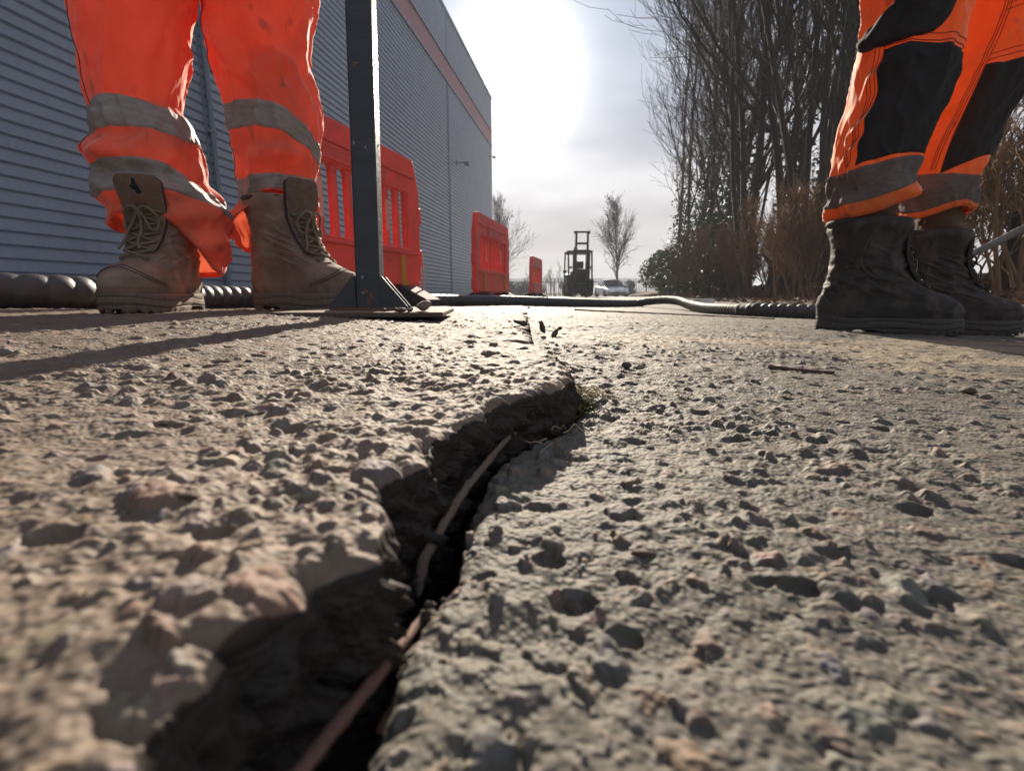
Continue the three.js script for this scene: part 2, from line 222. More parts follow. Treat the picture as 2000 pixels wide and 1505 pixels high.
function slab(left) {
  const NC = 400, NF = 22, NW = 32, nc = NC + NF + NW, nr = rowsD.length;
  const pos = new Float32Array(nr * nc * 3), uv = new Float32Array(nr * nc * 2), col = new Float32Array(nr * nc * 3), c = [0, 0, 0], s = left ? -1 : 1;
  rowsD.forEach((D, j) => {
    const z = -D, ex = left ? lipX(D) : edgeX(D), W = 1.08 * (Math.abs(D) + 0.05) + 0.03, wide = 1.1 * (1 - smooth(0.6, 2.5, D)) + 0.1 * D, es = table(easyRows, D)[0];
    for (let i = 0; i < nc; i++) {
      const k = j * nc + i; let x, y, wall = 0;
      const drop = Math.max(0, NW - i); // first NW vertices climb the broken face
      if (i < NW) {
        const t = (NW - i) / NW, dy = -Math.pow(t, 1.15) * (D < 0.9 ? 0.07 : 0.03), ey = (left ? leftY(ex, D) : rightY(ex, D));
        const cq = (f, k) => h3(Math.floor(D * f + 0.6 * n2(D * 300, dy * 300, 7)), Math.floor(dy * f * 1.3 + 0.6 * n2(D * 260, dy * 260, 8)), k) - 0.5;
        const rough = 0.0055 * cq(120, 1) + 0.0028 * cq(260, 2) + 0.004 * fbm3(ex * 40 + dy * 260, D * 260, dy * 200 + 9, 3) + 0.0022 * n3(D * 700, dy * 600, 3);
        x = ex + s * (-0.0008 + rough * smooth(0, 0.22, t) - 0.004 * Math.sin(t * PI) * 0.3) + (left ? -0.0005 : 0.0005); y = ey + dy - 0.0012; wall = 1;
      } else {
        const q = i - NW, t1 = q / NC, off = q <= NC ? W * Math.pow(t1, 1.05) + wide * Math.pow(t1, 5) : (W + wide) * Math.pow(70 / (W + wide), (q - NC) / (NF - 1));
        x = es + s * off + (ex - es) * Math.exp(-off / 0.05); const lipd = Math.exp(-off / 0.0028), near = D < 1.5 ? 1 : 0.3;
        y = (left ? leftY(x, D) : rightY(x, D)) + relief(x, z, Math.max(D, 0), left) - near * lipd * (left ? 0.0032 + 0.002 * n2(D * 240, 5) : 0.0022);
      }
      pos[k * 3] = x; pos[k * 3 + 1] = y; pos[k * 3 + 2] = z;
      if (wall) { agg.w = stonesAt(D + 50, y, 0.012, 0.25, 0.5, 1, 0.7, 190) > 0 ? agg.w : 0; groundTone(x + y, z, 5, true, c); for (let q = 0; q < 3; q++) c[q] *= [0.13, 0.12, 0.12][q]; } else groundTone(x, z, D, left, c);  // broken face darkened: crack shade put into its colour, over brown earth staining
      col.set(c, k * 3); uv[k * 2] = (x + (wall ? y : 0)) * 6; uv[k * 2 + 1] = (z + (wall ? y * 1.7 : 0)) * 6;
    }
  });
  const idx = new Uint32Array((nr - 1) * (nc - 1) * 6);
  for (let j = 0, k = 0; j < nr - 1; j++) for (let i = 0; i < nc - 1; i++) { const a = j * nc + i, b = a + 1, d = a + nc, e = d + 1; idx.set(left ? [a, d, b, b, d, e] : [a, b, d, b, e, d], k); k += 6; }
  const g = new THREE.BufferGeometry(); g.setAttribute('position', new THREE.BufferAttribute(pos, 3)); g.setAttribute('uv', new THREE.BufferAttribute(uv, 2)); g.setAttribute('color', new THREE.BufferAttribute(col, 3)); g.setIndex(new THREE.BufferAttribute(idx, 1)); g.computeVertexNormals();
  return g;
}
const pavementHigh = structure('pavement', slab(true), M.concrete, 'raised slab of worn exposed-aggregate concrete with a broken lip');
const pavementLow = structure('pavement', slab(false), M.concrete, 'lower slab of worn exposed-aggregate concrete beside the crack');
const surf = (x, D) => (x < lipX(D) ? leftY(x, D) : rightY(x, D));
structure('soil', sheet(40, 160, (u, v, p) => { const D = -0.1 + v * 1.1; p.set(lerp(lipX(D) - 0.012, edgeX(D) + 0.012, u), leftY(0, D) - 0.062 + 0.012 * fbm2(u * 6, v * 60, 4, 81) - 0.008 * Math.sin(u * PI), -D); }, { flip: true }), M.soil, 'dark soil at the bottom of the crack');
structure('ground', new THREE.PlaneGeometry(1400, 1400, 4, 4).rotateX(-PI / 2).translate(0, -0.42, -300), M.far, 'ground beyond the yard');
// larger stones set in the concrete, each its own piece
{
  const R = rngOf(77), variants = [0, 1, 2, 3, 4, 5].map((k) => stoneGeo(k * 13 + 5, 2, 0.55));
  let made = 0;
  while (made < 280) {
    const left = made % 2 === 0, D = 0.045 * Math.pow(22, Math.pow(R(), 1.25)), x = (left ? -1 : 1) * R() * (1.02 * D + 0.03) + (left ? lipX(D) - 0.004 : edgeX(D) + 0.004), big = (0.0014 + 0.002 * Math.pow(R(), 2)) * (D < 0.09 ? 0.7 : 1);
    if (left && x > lipX(D) - 0.003) continue; if (!left && x < edgeX(D) + 0.003) continue;
    const m = part('stone', variants[made % 6], M.stones[Math.floor(R() * 6)], left ? pavementHigh : pavementLow);
    m.position.set(x, surf(x, D) + relief(x, -D, D, left) * 0.55 - 0.0012 + 0.0009 * R(), -D); m.rotation.set((R() - 0.5) * 0.5, R() * TAU, (R() - 0.5) * 0.5); m.scale.set(big * (0.9 + R() * 0.7), big * (0.6 + 0.6 * R()), big); made++;
  }
}

const cladMap = rep(tex(256, (u, v, o) => { const g = 0.86 + 0.1 * tn(u, v, 5, 301) + 0.1 * (tn(u * 1, v * 1, 90, 302) - 0.5) - 0.16 * Math.max(0, tn(u, v * 0.0625, 64, 303) - 0.62) * tn(u, v, 8, 304); o[0] = o[1] = o[2] = g; }), 0.3, 0.3);
// ================================================================ WAREHOUSE along the left of the yard
{
  const w = thing('warehouse', 'tall grey-blue warehouse clad in horizontal ribbed metal with a red band below the eaves', 'building', [-1.5, 0, -36.7], -1.7345);
  // local x runs along the wall towards the viewer, local -z faces the yard
  const joints = [0, 10.7, 19.3, 27.0, 34.8, 42.6, 50.4];
  const profile = (y0, y1) => { const pts = [], P = 0.172; for (let y = y0; y < y1 - 0.02; y += P) for (const [f, d] of [[0, 0], [0.17, 0], [0.33, -0.04], [0.97, -0.04]]) if (y + f * P < y1) pts.push([y + f * P, d]); pts.push([y1, -0.04]); return pts; };
  const clad = (x0, x1, y0, y1) => { const pr = profile(y0, y1), g = sheet(1, pr.length - 1, (u, v, p) => { const q = pr[Math.round(v * (pr.length - 1))]; p.set(lerp(x0, x1, u), q[0], q[1]); }, { uvScale: [x1 - x0, y1 - y0] }).toNonIndexed(); g.computeVertexNormals(); return g; };
  const tones = [1, 0.93, 1.05].map((t) => std(0.32 * t, 0.375 * t, 0.485 * t, 0.42, { map: cladMap }));
  for (let k = 0; k < 6; k++) { part('cladding_panel', clad(joints[k], joints[k + 1], 0.02, 10.4), tones[k % 3], w); part('cladding_panel', clad(joints[k], joints[k + 1], 11.42, 13.5), tones[(k + 1) % 3], w); part('band', box(joints[k + 1] - joints[k] - 0.02, 0.96, 0.05, (joints[k] + joints[k + 1]) / 2, 10.91, 0.0), M.bandRed, w, 'dull red metal band'); }
  for (let k = 1; k < 7; k++) { const x = joints[k]; part('joint_strip', [box(0.05, 10.36, 0.06, x - 0.075, 5.2, -0.028), box(0.05, 10.36, 0.06, x + 0.075, 5.2, -0.028), box(0.1, 10.36, 0.02, x, 5.2, -0.008)], M.trim, w); part('joint_strip', box(0.06, 2.08, 0.05, x, 12.46, -0.03), M.clad, w); }
  part('downpipe', [tube(curve([[27.0, 0.1, -0.12], [27.0, 3, -0.12], [27.0, 8, -0.12], [27.0, 10.3, -0.12]], 8), 0.05, 10), ...[0.6, 3.2, 6, 9].map((y) => box(0.2, 0.05, 0.1, 27.0, y, -0.1))], M.trim, w);
  part('flashing', box(50.4, 0.07, 0.12, 25.2, 10.41, -0.045), M.trimPale, w); part('flashing', box(50.4, 0.05, 0.1, 25.2, 11.4, -0.04), M.trim, w); part('coping', box(50.6, 0.16, 0.5, 25.2, 13.56, 0.17), M.trim, w);
  part('corner_trim', box(0.16, 13.5, 0.16, -0.06, 6.75, 0.04), M.clad, w);
  part('wall', [box(0.2, 13.4, 22, 0.2, 6.7, 11.2), box(0.2, 13.4, 22, 50.2, 6.7, 11.2), box(50, 13.4, 0.2, 25.2, 6.7, 22.1)], M.clad, w); part('roof', box(50.2, 0.2, 22, 25.2, 13.3, 11.2), M.trim, w);
  part('backing', box(50, 13.2, 0.1, 25.2, 6.62, 0.1), M.trim, w); part('plinth', box(50.3, 0.3, 0.1, 25.2, -0.1, 0.02), M.trim, w);
  const lamp = part('floodlight', [box(0.05, 0.05, 0.5, 9.2, 7.05, -0.26), box(0.34, 0.14, 0.26, 9.2, 6.98, -0.6), box(0.1, 0.2, 0.06, 9.2, 7.05, -0.04)], M.trim, w);
  part('floodlight', [box(0.05, 0.05, 0.3, 0.5, 9.6, -0.16), box(0.2, 0.12, 0.16, 0.5, 9.55, -0.34)], M.trim, w);
}

// ================================================================ BARRIERS
function barrier(label) {
  const b = thing('plastic_barrier', label, 'barrier', [0, 0, 0], 0, 'red plastic barriers along the warehouse');
  const W = 1.5, y0 = 0.13, y1 = 1.0, d = 0.045;
  const s = new THREE.Shape(); const L = -W / 2, Rr = W / 2;
  s.moveTo(L + 0.05, y0); s.lineTo(Rr - 0.05, y0); s.quadraticCurveTo(Rr, y0, Rr, y0 + 0.08); s.lineTo(Rr, y1 - 0.2); s.lineTo(Rr - 0.06, y1 - 0.03); s.quadraticCurveTo(Rr - 0.07, y1, Rr - 0.1, y1); s.lineTo(L + 0.1, y1); s.quadraticCurveTo(L + 0.07, y1, L + 0.06, y1 - 0.03); s.lineTo(L, y1 - 0.2); s.lineTo(L, y0 + 0.08); s.quadraticCurveTo(L, y0, L + 0.05, y0);
  const ya = 0.385, yb = 0.78, n = 9, x0 = L + 0.15, x1 = Rr - 0.15, gap = (x1 - x0) / n;
  const hole = new THREE.Path(); hole.moveTo(x0, ya); hole.lineTo(x0, yb); hole.lineTo(x1, yb); hole.lineTo(x1, ya); hole.lineTo(x0, ya); s.holes.push(hole);
  part('frame', new THREE.ExtrudeGeometry(s, { depth: d, bevelEnabled: true, bevelSize: 0.008, bevelThickness: 0.008, bevelSegments: 2, curveSegments: 6 }).translate(0, 0, -d / 2), M.red, b);
  for (let k = 0; k < n + 1; k++) { // moulded uprights, flared where they meet the rails
    const x = x0 + (k === 0 ? 0 : k === n ? n * gap : k * gap), sl = new THREE.Shape(), w = 0.021, f = 0.045;
    sl.moveTo(x - f, ya - 0.01); sl.quadraticCurveTo(x - w, ya + 0.01, x - w, ya + 0.06); sl.lineTo(x - w, yb - 0.06); sl.quadraticCurveTo(x - w, yb - 0.01, x - f, yb + 0.01); sl.lineTo(x + f, yb + 0.01); sl.quadraticCurveTo(x + w, yb - 0.01, x + w, yb - 0.06); sl.lineTo(x + w, ya + 0.06); sl.quadraticCurveTo(x + w, ya + 0.01, x + f, ya - 0.01); sl.closePath();
    const m = part('slat', new THREE.ExtrudeGeometry(sl, { depth: 0.026, bevelEnabled: true, bevelSize: 0.004, bevelThickness: 0.004, bevelSegments: 1, curveSegments: 4 }).translate(0, 0, -0.013), M.red, b);
    if (k === 2 || k === 7) part('reflective_strip', box(0.044, 0.2, 0.004, x, 0.585, 0.0195, 0.001), M.redPale, m, 'pale reflective strip');
  }
  part('rib', [box(W - 0.16, 0.02, 0.02, 0, 0.885, d / 2 + 0.012), box(W - 0.1, 0.018, 0.02, 0, 0.36, d / 2 + 0.012), box(W - 0.1, 0.02, 0.03, 0, 0.15, d / 2 + 0.012)], M.red, b);
  part('recess_panel', box(0.62, 0.085, 0.012, 0, 0.83, d / 2 + 0.011), M.red, b);
  for (const y of [0.62, 0.32]) part('hinge_lug', box(0.05, 0.12, 0.05, Rr + 0.024, y + 0.02, 0, 0.01), M.red, b);
  for (const y of [0.48, 0.2]) part('hinge_lug', box(0.05, 0.12, 0.05, L - 0.024, y + 0.02, 0, 0.01), M.red, b);
  for (const x of [-0.48, 0.48]) {
    const f = new THREE.Shape(); f.moveTo(-0.26, 0); f.lineTo(0.26, 0); f.lineTo(0.26, 0.03); f.lineTo(0.07, 0.125); f.lineTo(-0.07, 0.125); f.lineTo(-0.26, 0.03); f.closePath();
    part('foot', new THREE.ExtrudeGeometry(f, { depth: 0.2, bevelEnabled: true, bevelSize: 0.006, bevelThickness: 0.006, bevelSegments: 1 }).translate(0, 0.004, -0.1).rotateY(PI / 2).translate(x, 0, 0), M.rubber, b);
    part('foot_clip', [box(0.05, 0.2, 0.012, x, 0.24, d / 2 + 0.014), box(0.07, 0.05, 0.02, x, 0.14, d / 2 + 0.02)], M.yellow, b, 'worn yellow clip above the foot');
  }
  return b;
}
const place = (o, xa, Da, xb, Db, y) => { o.position.set((xa + xb) / 2, y, -(Da + Db) / 2); o.rotation.y = Math.atan2(Db - Da, xb - xa); };
const bar1 = barrier('red plastic barrier behind the steel post, largest of the row');
place(bar1, -1.165, 2.3, -0.715, 3.75, 0.055);
const bar2 = dup(bar1, null, undefined, 'red plastic barrier standing between the largest barrier and the far one'); place(bar2, -0.44, 5.42, -0.05, 7.05, 0.02);
const bar3 = dup(bar1, null, undefined, 'small distant red plastic barrier beside the forklift'); place(bar3, 0.42, 11.7, 0.8, 13.3, 0.02);
solo('cane', tube(curve([[-0.63, 0.06, -3.45], [-0.645, 0.2, -3.6], [-0.67, 0.42, -3.7]], 6), 0.006, 6), M.redPale, 'thin pinkish cane leaning on the end of the nearest red barrier', 'cane');

// ================================================================ SUCTION HOSE lying across the yard
function beadedHose(points, R, pitch, n, sides, depth, rowsPerBead = 10) {
  const c = new THREE.CatmullRomCurve3(points.map((p) => V(...p)), false, 'centripetal'), len = c.getLength(), m = Math.round(len / pitch * rowsPerBead);
  return tube(c.getSpacedPoints(m), (t, a, s) => { const q = (s / pitch + a / TAU) % 1; return R * (1 - depth + depth * Math.pow(Math.abs(Math.sin(q * PI)), 0.55)) * (1 + 0.02 * n3(s * 9, Math.cos(a), Math.sin(a))); }, sides, { uvLen: 1 });
}
{
  const HR = 0.053, y = (x, D) => surf(x, D) + HR - 0.002;
  const h = thing('suction_hose', 'grey ribbed suction hose running behind the tan boots and across the yard', 'hose');
  const A = [[-2.6, 1.15], [-1.9, 1.3], [-1.42, 1.42], [-1.36, 1.75], [-1.33, 2.25], [-1.12, 2.75], [-0.86, 3.35]].map(([x, D]) => [x, y(x, D), -D]);
  part('ribbed_length', beadedHose(A, HR, 0.058, 0, 22, 0.19), M.hose, h);
  const B = [[-0.86, 3.35], [-0.5, 4.1], [0.0, 4.75], [0.7, 5.6], [1.5, 6.7], [2.0, 7.6]].map(([x, D]) => [x, y(x, D) - 0.004, -D]);
  part('smooth_length', beadedHose(B, HR * 0.92, 0.075, 0, 18, 0.05, 6), M.hoseDark, h);
  const g = thing('suction_hose', 'grey ribbed suction hose arching off the ground by the leaf litter, behind the black boots', 'hose');
  const C = [[1.9, 7.3, 0.0], [2.0, 7.15, 0.03], [2.1, 6.75, 0.06], [2.14, 6.3, 0.06], [2.09, 5.7, 0.02], [2.0, 5.0, 0], [1.98, 4.55, 0], [2.0, 4.1, 0]].map(([x, D, u]) => [x, y(x, D) + u, -D]);
  part('ribbed_length', beadedHose(C, HR * 1.08, 0.055, 0, 18, 0.24, 8), M.hose, g);
  const E2 = [[2.0, 4.1], [2.12, 3.85], [2.35, 3.6], [2.7, 3.4], [3.2, 3.3], [4.2, 3.2]].map(([x, D]) => [x, y(x, D), -D]);
  part('ribbed_length', beadedHose(E2, HR * 1.22, 0.068, 0, 22, 0.26), M.hose, g);
  const cp = [[1.993, 4.22], [2.0, 4.1], [2.03, 4.0]].map(([x, D]) => [x, y(x, D), -D]);
  part('coupling', tube(curve(cp, 12), (t) => HR * (t < 0.15 || t > 0.85 ? 1.22 : 1.1), 20), M.rubber, g, 'black coupling');
}

// ================================================================ STEEL POST on its base plate
const PX = -0.252, PD = 0.87, plateY = 0.0945;
{
  const p = thing('steel_post', 'dark blue-black steel post with gussets on a rusty base plate', 'post', [PX, plateY, -PD], 0.05);
  part('base_plate', box(0.262, 0.008, 0.25, 0.008, 0.004, 0, 0.002), M.plate, p, 'dusty rust-brown base plate');
  const sq = new THREE.Shape(), a = 0.0205, r = 0.004; sq.moveTo(-a + r, -a); sq.lineTo(a - r, -a); sq.quadraticCurveTo(a, -a, a, -a + r); sq.lineTo(a, a - r); sq.quadraticCurveTo(a, a, a - r, a); sq.lineTo(-a + r, a); sq.quadraticCurveTo(-a, a, -a, a - r); sq.lineTo(-a, -a + r); sq.quadraticCurveTo(-a, -a, -a + r, -a);
  part('shaft', new THREE.ExtrudeGeometry(sq, { depth: 1.15, steps: 1, bevelEnabled: false }).rotateX(-PI / 2).translate(0, 0.0085, 0).rotateZ(-0.02), M.post, p);
  part('cap', box(0.048, 0.008, 0.048, 0.0233, 1.164, 0), M.post, p);
  const gs = new THREE.Shape(); gs.moveTo(0, 0); gs.lineTo(0.046, 0); gs.lineTo(0.046, 0.005); gs.lineTo(0.004, 0.056); gs.lineTo(0, 0.056); gs.closePath();
  const gg = (flip, z) => { const g = new THREE.ExtrudeGeometry(gs, { depth: 0.005, bevelEnabled: true, bevelSize: 0.0006, bevelThickness: 0.0006, bevelSegments: 1 }).translate(0.0212, 0.0092, -0.0025); if (flip) g.rotateY(PI); return g.translate(0, 0, z); };
  for (const [f, z] of [[0, 0.0165], [1, 0.0165], [0, -0.0165], [1, -0.0165]]) part('gusset', gg(f, z), M.post, p);
  part('weld', [tube(curve([[-0.066, 0.009, 0.0205], [-0.03, 0.0095, 0.021], [0.03, 0.0095, 0.021], [0.066, 0.009, 0.0205]], 40), (t) => 0.0022 * (1 + 0.3 * Math.sin(t * 190)), 6)], M.rust, p);
  const R = rngOf(5);
  for (let k = 0; k < 14; k++) { const g = stoneGeo(k + 900, 1, 0.16); part('paint_chip', g, k % 3 ? M.forkPale : M.rust, p).position.set(0.0212 * (k % 2 ? 0 : 1) + (k % 2 ? (R() - 0.5) * 0.034 : 0) - 0.00, 0.03 + 0.42 * R(), k % 2 ? 0.0207 : (R() - 0.5) * 0.03); const m = p.children[p.children.length - 1]; m.position.x += 0.02 * m.position.y; m.rotation.x = k % 2 ? PI / 2 : 0; m.rotation.z = k % 2 ? 0 : PI / 2; const s = 0.0009 + 0.0016 * R(); m.scale.set(s, s, s * (1 + 2 * R())); }
  for (let k = 0; k < 3; k++) { const R2 = rngOf(70 + k), n = 14, o = Array.from({ length: n }, () => 0.4 + 0.6 * R2()); const g = sheet(n, 2, (u, v, q) => { const a = u * TAU, r = v * o[Math.round(u * n) % n]; q.set([0.002, 0.006, -0.001][k] + Math.cos(a) * r * 0.0048, [0.022, 0.032, 0.04][k] + Math.sin(a) * r * 0.008, 0.02085 - 0.0003 * v); }, { wrap: true }); part('paint_chip', g, M.rust, p, 'bare rusty patch'); }
}
{
  const R = rngOf(31);
  for (let k = 0; k < 15; k++) { const m = solo('pebble', stoneGeo(k + 50, 1, 0.8), M.stones[(k * 5) % 6], 'small pale grit pebble lying on the base plate of the steel post', 'pebble', 'grit on the base plate'); const s = 0.0028 + 0.0028 * R(); m.scale.setScalar(s); m.position.set(PX + 0.018 + 0.075 * R(), plateY + 0.008 + s * 0.6, -PD + 0.045 + 0.075 * R()); m.rotation.y = R() * TAU; }
  const m = solo('pebble', stoneGeo(8, 3, 0.8), M.stones[2], 'large rounded pinkish pebble near the right corner of the base plate', 'pebble'); m.scale.set(0.016, 0.0135, 0.015); m.position.set(PX + 0.108, plateY + 0.0165, -PD + 0.075);
}

// ================================================================ FORKLIFT parked at the end of the yard, mast towards the viewer
{
  const f = thing('forklift', 'dark forklift truck parked in the yard with its empty mast raised', 'forklift', [3.0, 0.025, -22.4], 0.03);
  const wheel = (x, z, r) => { const t = part('wheel', cyl(r, r, 0.22, 20).rotateZ(PI / 2).translate(x, r, z), M.tyre, f); part('hub', cyl(r * 0.5, r * 0.5, 0.24, 14).rotateZ(PI / 2).translate(x, r, z), M.forkDark, t); };
  for (const s of [-1, 1]) { wheel(s * 0.44, 0.45, 0.33); wheel(s * 0.42, -0.95, 0.27); }
  const ch = new THREE.Shape(); ch.moveTo(-0.62, 0.16); ch.lineTo(0.75, 0.16); ch.lineTo(0.75, 0.52); ch.lineTo(0.42, 0.62); ch.lineTo(0.1, 0.62); ch.lineTo(0.0, 0.95); ch.lineTo(-0.9, 1.0); ch.lineTo(-1.32, 0.9); ch.lineTo(-1.4, 0.35); ch.lineTo(-1.2, 0.2); ch.closePath();
  part('chassis', new THREE.ExtrudeGeometry(ch, { depth: 0.86, bevelEnabled: true, bevelSize: 0.03, bevelThickness: 0.05, bevelSegments: 2 }).translate(0, 0, -0.43).rotateY(-PI / 2), M.fork, f);
  for (const s of [-1, 1]) part('mudguard', [box(0.2, 0.05, 0.5, s * 0.5, 0.72, 0.42), box(0.2, 0.3, 0.05, s * 0.5, 0.56, 0.68)], M.fork, f);
  part('dashboard', [box(0.86, 0.55, 0.16, 0, 0.82, 0.5, 0.04), box(0.5, 0.16, 0.2, 0.05, 1.12, 0.45, 0.05)], M.forkDark, f);
  part('seat', [box(0.5, 0.14, 0.48, 0.1, 1.05, -0.32, 0.05), box(0.48, 0.55, 0.13, 0.1, 1.32, -0.6, 0.06)], M.forkDark, f);
  part('steering_wheel', [new THREE.TorusGeometry(0.16, 0.018, 8, 20).rotateX(-1.1).translate(-0.08, 1.28, 0.2), cyl(0.02, 0.03, 0.4, 8, -0.08, 1.1, 0.3)], M.forkDark, f);
  part('control_lever', [tube(curve([[-0.14, 1.1, 0.4], [-0.15, 1.5, 0.36], [-0.13, 1.52, 0.36]], 6), 0.03, 6), box(0.12, 0.05, 0.05, -0.14, 1.5, 0.36)], M.fork, f);
  const roof = part('overhead_guard', [box(1.1, 0.1, 0.08, 0, 1.94, 0.42), box(1.06, 0.08, 0.08, 0, 1.94, -0.75), box(0.07, 0.08, 1.2, -0.51, 1.95, -0.16), box(0.07, 0.08, 1.2, 0.51, 1.95, -0.16)], M.fork, f);
  for (let k = 0; k < 6; k++) part('guard_bar', box(0.05, 0.04, 1.14, -0.36 + k * 0.145, 1.93, -0.16), M.fork, roof);
  for (const s of [-1, 1]) { part('guard_post', tube(curve([[s * 0.52, 0.55, 0.66], [s * 0.52, 1.2, 0.56], [s * 0.52, 1.93, 0.42]], 6), 0.038, 8), M.fork, f); part('guard_post', tube(curve([[s * 0.5, 0.9, -0.85], [s * 0.5, 1.4, -0.8], [s * 0.5, 1.93, -0.75]], 6), 0.035, 8), M.fork, f); }
  const mast = part('mast', [box(0.09, 1.85, 0.14, -0.345, 1.05, 0.92), box(0.09, 1.85, 0.14, 0.305, 1.05, 0.92), box(0.72, 0.13, 0.06, -0.02, 1.92, 0.9), box(0.66, 0.1, 0.06, -0.02, 0.4, 0.9)], M.fork, f);
  part('inner_mast', [box(0.08, 2.4, 0.1, -0.27, 1.54, 0.94), box(0.08, 2.4, 0.1, 0.23, 1.54, 0.94), box(0.66, 0.07, 0.1, -0.02, 2.71, 0.94), box(0.5, 0.09, 0.08, -0.02, 2.24, 0.95), box(0.13, 0.1, 0.12, -0.3, 2.7, 0.94), box(0.13, 0.1, 0.12, 0.26, 2.7, 0.94)], M.fork, mast);
  for (const x of [-0.31, 0.27]) part('lift_cylinder', cyl(0.035, 0.035, 1.9, 10, x, 1.15, 0.82), M.forkPale, mast);
  part('carriage', [box(0.95, 0.09, 0.06, 0, 0.62, 1.04), box(0.95, 0.09, 0.06, 0, 0.22, 1.04), box(0.09, 0.5, 0.06, -0.3, 0.42, 1.02), box(0.09, 0.5, 0.06, 0.26, 0.42, 1.02)], M.forkDark, f);
  for (const x of [-0.28, 0.26]) part('fork', [box(0.11, 0.62, 0.05, x, 0.38, 1.1), box(0.11, 0.045, 1.05, x, 0.09, 1.6)], M.forkDark, f);
  for (const s of [-1, 1]) part('headlamp', cyl(0.07, 0.07, 0.08, 12).rotateX(PI / 2).translate(s * 0.44, 1.25, 0.62), M.carLamp, f);
  part('mirror', [box(0.16, 0.12, 0.03, -0.68, 1.08, 0.5), box(0.16, 0.02, 0.02, -0.58, 1.1, 0.5)], M.forkDark, f);
}

// ================================================================ PALISADE FENCE across the far end
{
  const g = thing('palisade_fence', 'galvanised steel palisade fence closing the far end of the yard', 'fence', [0, -0.25, -44]);
  const pale = merged([box(0.065, 1.62, 0.02, 0, 0.86, 0), new THREE.ConeGeometry(0.045, 0.12, 4).rotateY(PI / 4).scale(1, 1, 0.3).translate(0, 1.73, 0)]);
  for (let x = -4.5; x < 13.5; x += 0.155) part('pale', pale, M.galv, g).position.set(x, 0.03, 0);
  for (const y of [0.35, 1.42]) part('rail', box(18.2, 0.06, 0.05, 4.5, y, -0.036), M.galv, g);
  for (let x = -4.4; x < 13.6; x += 2.75) part('post', box(0.1, 1.8, 0.1, x, 0.9, -0.115), M.galv, g);
}

// ================================================================ WHITE CAR in front of the fence
{
  const c = thing('parked_car', 'small white car parked nose-on before the palisade fence', 'car', [7.8, -0.19, -38.6], 0.05);
  // length along z, nose at +z
  const secs = [[-2.25, 0.55, 0.9, 0.8], [-2.1, 0.36, 1.0, 0.86], [-1.2, 0.24, 0.98, 0.91], [0, 0.22, 0.94, 0.92], [1.0, 0.22, 0.9, 0.92], [1.6, 0.23, 0.8, 0.91], [2.05, 0.26, 0.68, 0.84], [2.25, 0.34, 0.55, 0.68], [2.3, 0.42, 0.48, 0.5]];
  const body = sheet(28, 40, (u, v, p) => { const z = lerp(-2.25, 2.3, v), [y0, y1, w] = table(secs, z), a = u * TAU, ca = Math.cos(a), sa = Math.sin(a), e = 0.45; p.set(w * Math.sign(ca) * Math.pow(Math.abs(ca), e), (y0 + y1) / 2 + (y1 - y0) / 2 * Math.sign(sa) * Math.pow(Math.abs(sa), e), z); }, { wrap: true, flip: true });
  part('body', body, M.carWhite, c);
  const cab = [[-1.75, 0.98, 0.72, 0.72], [-1.0, 1.38, 0.62, 0.8], [-0.2, 1.45, 0.6, 0.82], [0.25, 1.4, 0.61, 0.82], [1.2, 0.9, 0.76, 0.78]];
  part('windscreen', sheet(12, 24, (u, v, p) => { const z = lerp(-1.75, 1.2, v), [top, wt, wb] = table(cab, z), t = u * 2 - 1, k = Math.min(1, (1 - Math.abs(t)) * 2.6); p.set(Math.sign(t) * lerp(wb, wt * Math.min(1, Math.abs(t) / 0.62), k), lerp(0.84, top, Math.sqrt(k)), z); }), M.carGlass, c);
  part('roof', sheet(8, 8, (u, v, p) => { const z = lerp(-0.95, 0.22, v), [top, wt] = table(cab, z); p.set((u * 2 - 1) * wt, top + 0.025 - 0.04 * (u * 2 - 1) ** 2, z); }), M.carWhite, c);
  for (const s of [-1, 1]) {
    part('headlight', sheet(6, 4, (u, v, p) => p.set(s * lerp(0.42, 0.84, u), 0.66 + 0.06 * u + v * 0.1, 2.24 - 0.28 * u * u - 0.06 * v)), M.carLamp, c);
    part('mirror', box(0.2, 0.14, 0.1, s * 1.0, 0.98, 0.75, 0.04), M.carWhite, c);
    for (const z of [1.4, -1.4]) { const t = part('wheel', cyl(0.33, 0.33, 0.22, 20).rotateZ(PI / 2).translate(s * 0.8, 0.33, z), M.tyre, c); part('rim', cyl(0.21, 0.21, 0.235, 12).rotateZ(PI / 2).translate(s * 0.8, 0.33, z), M.galv, t); }
    part('fog_lamp', box(0.18, 0.1, 0.05, s * 0.62, 0.4, 2.2), M.carDark, c);
  }
  part('grille', box(1.0, 0.1, 0.05, 0, 0.38, 2.3), M.carDark, c); part('number_plate', box(0.52, 0.11, 0.03, 0, 0.52, 2.33), M.white, c);
}

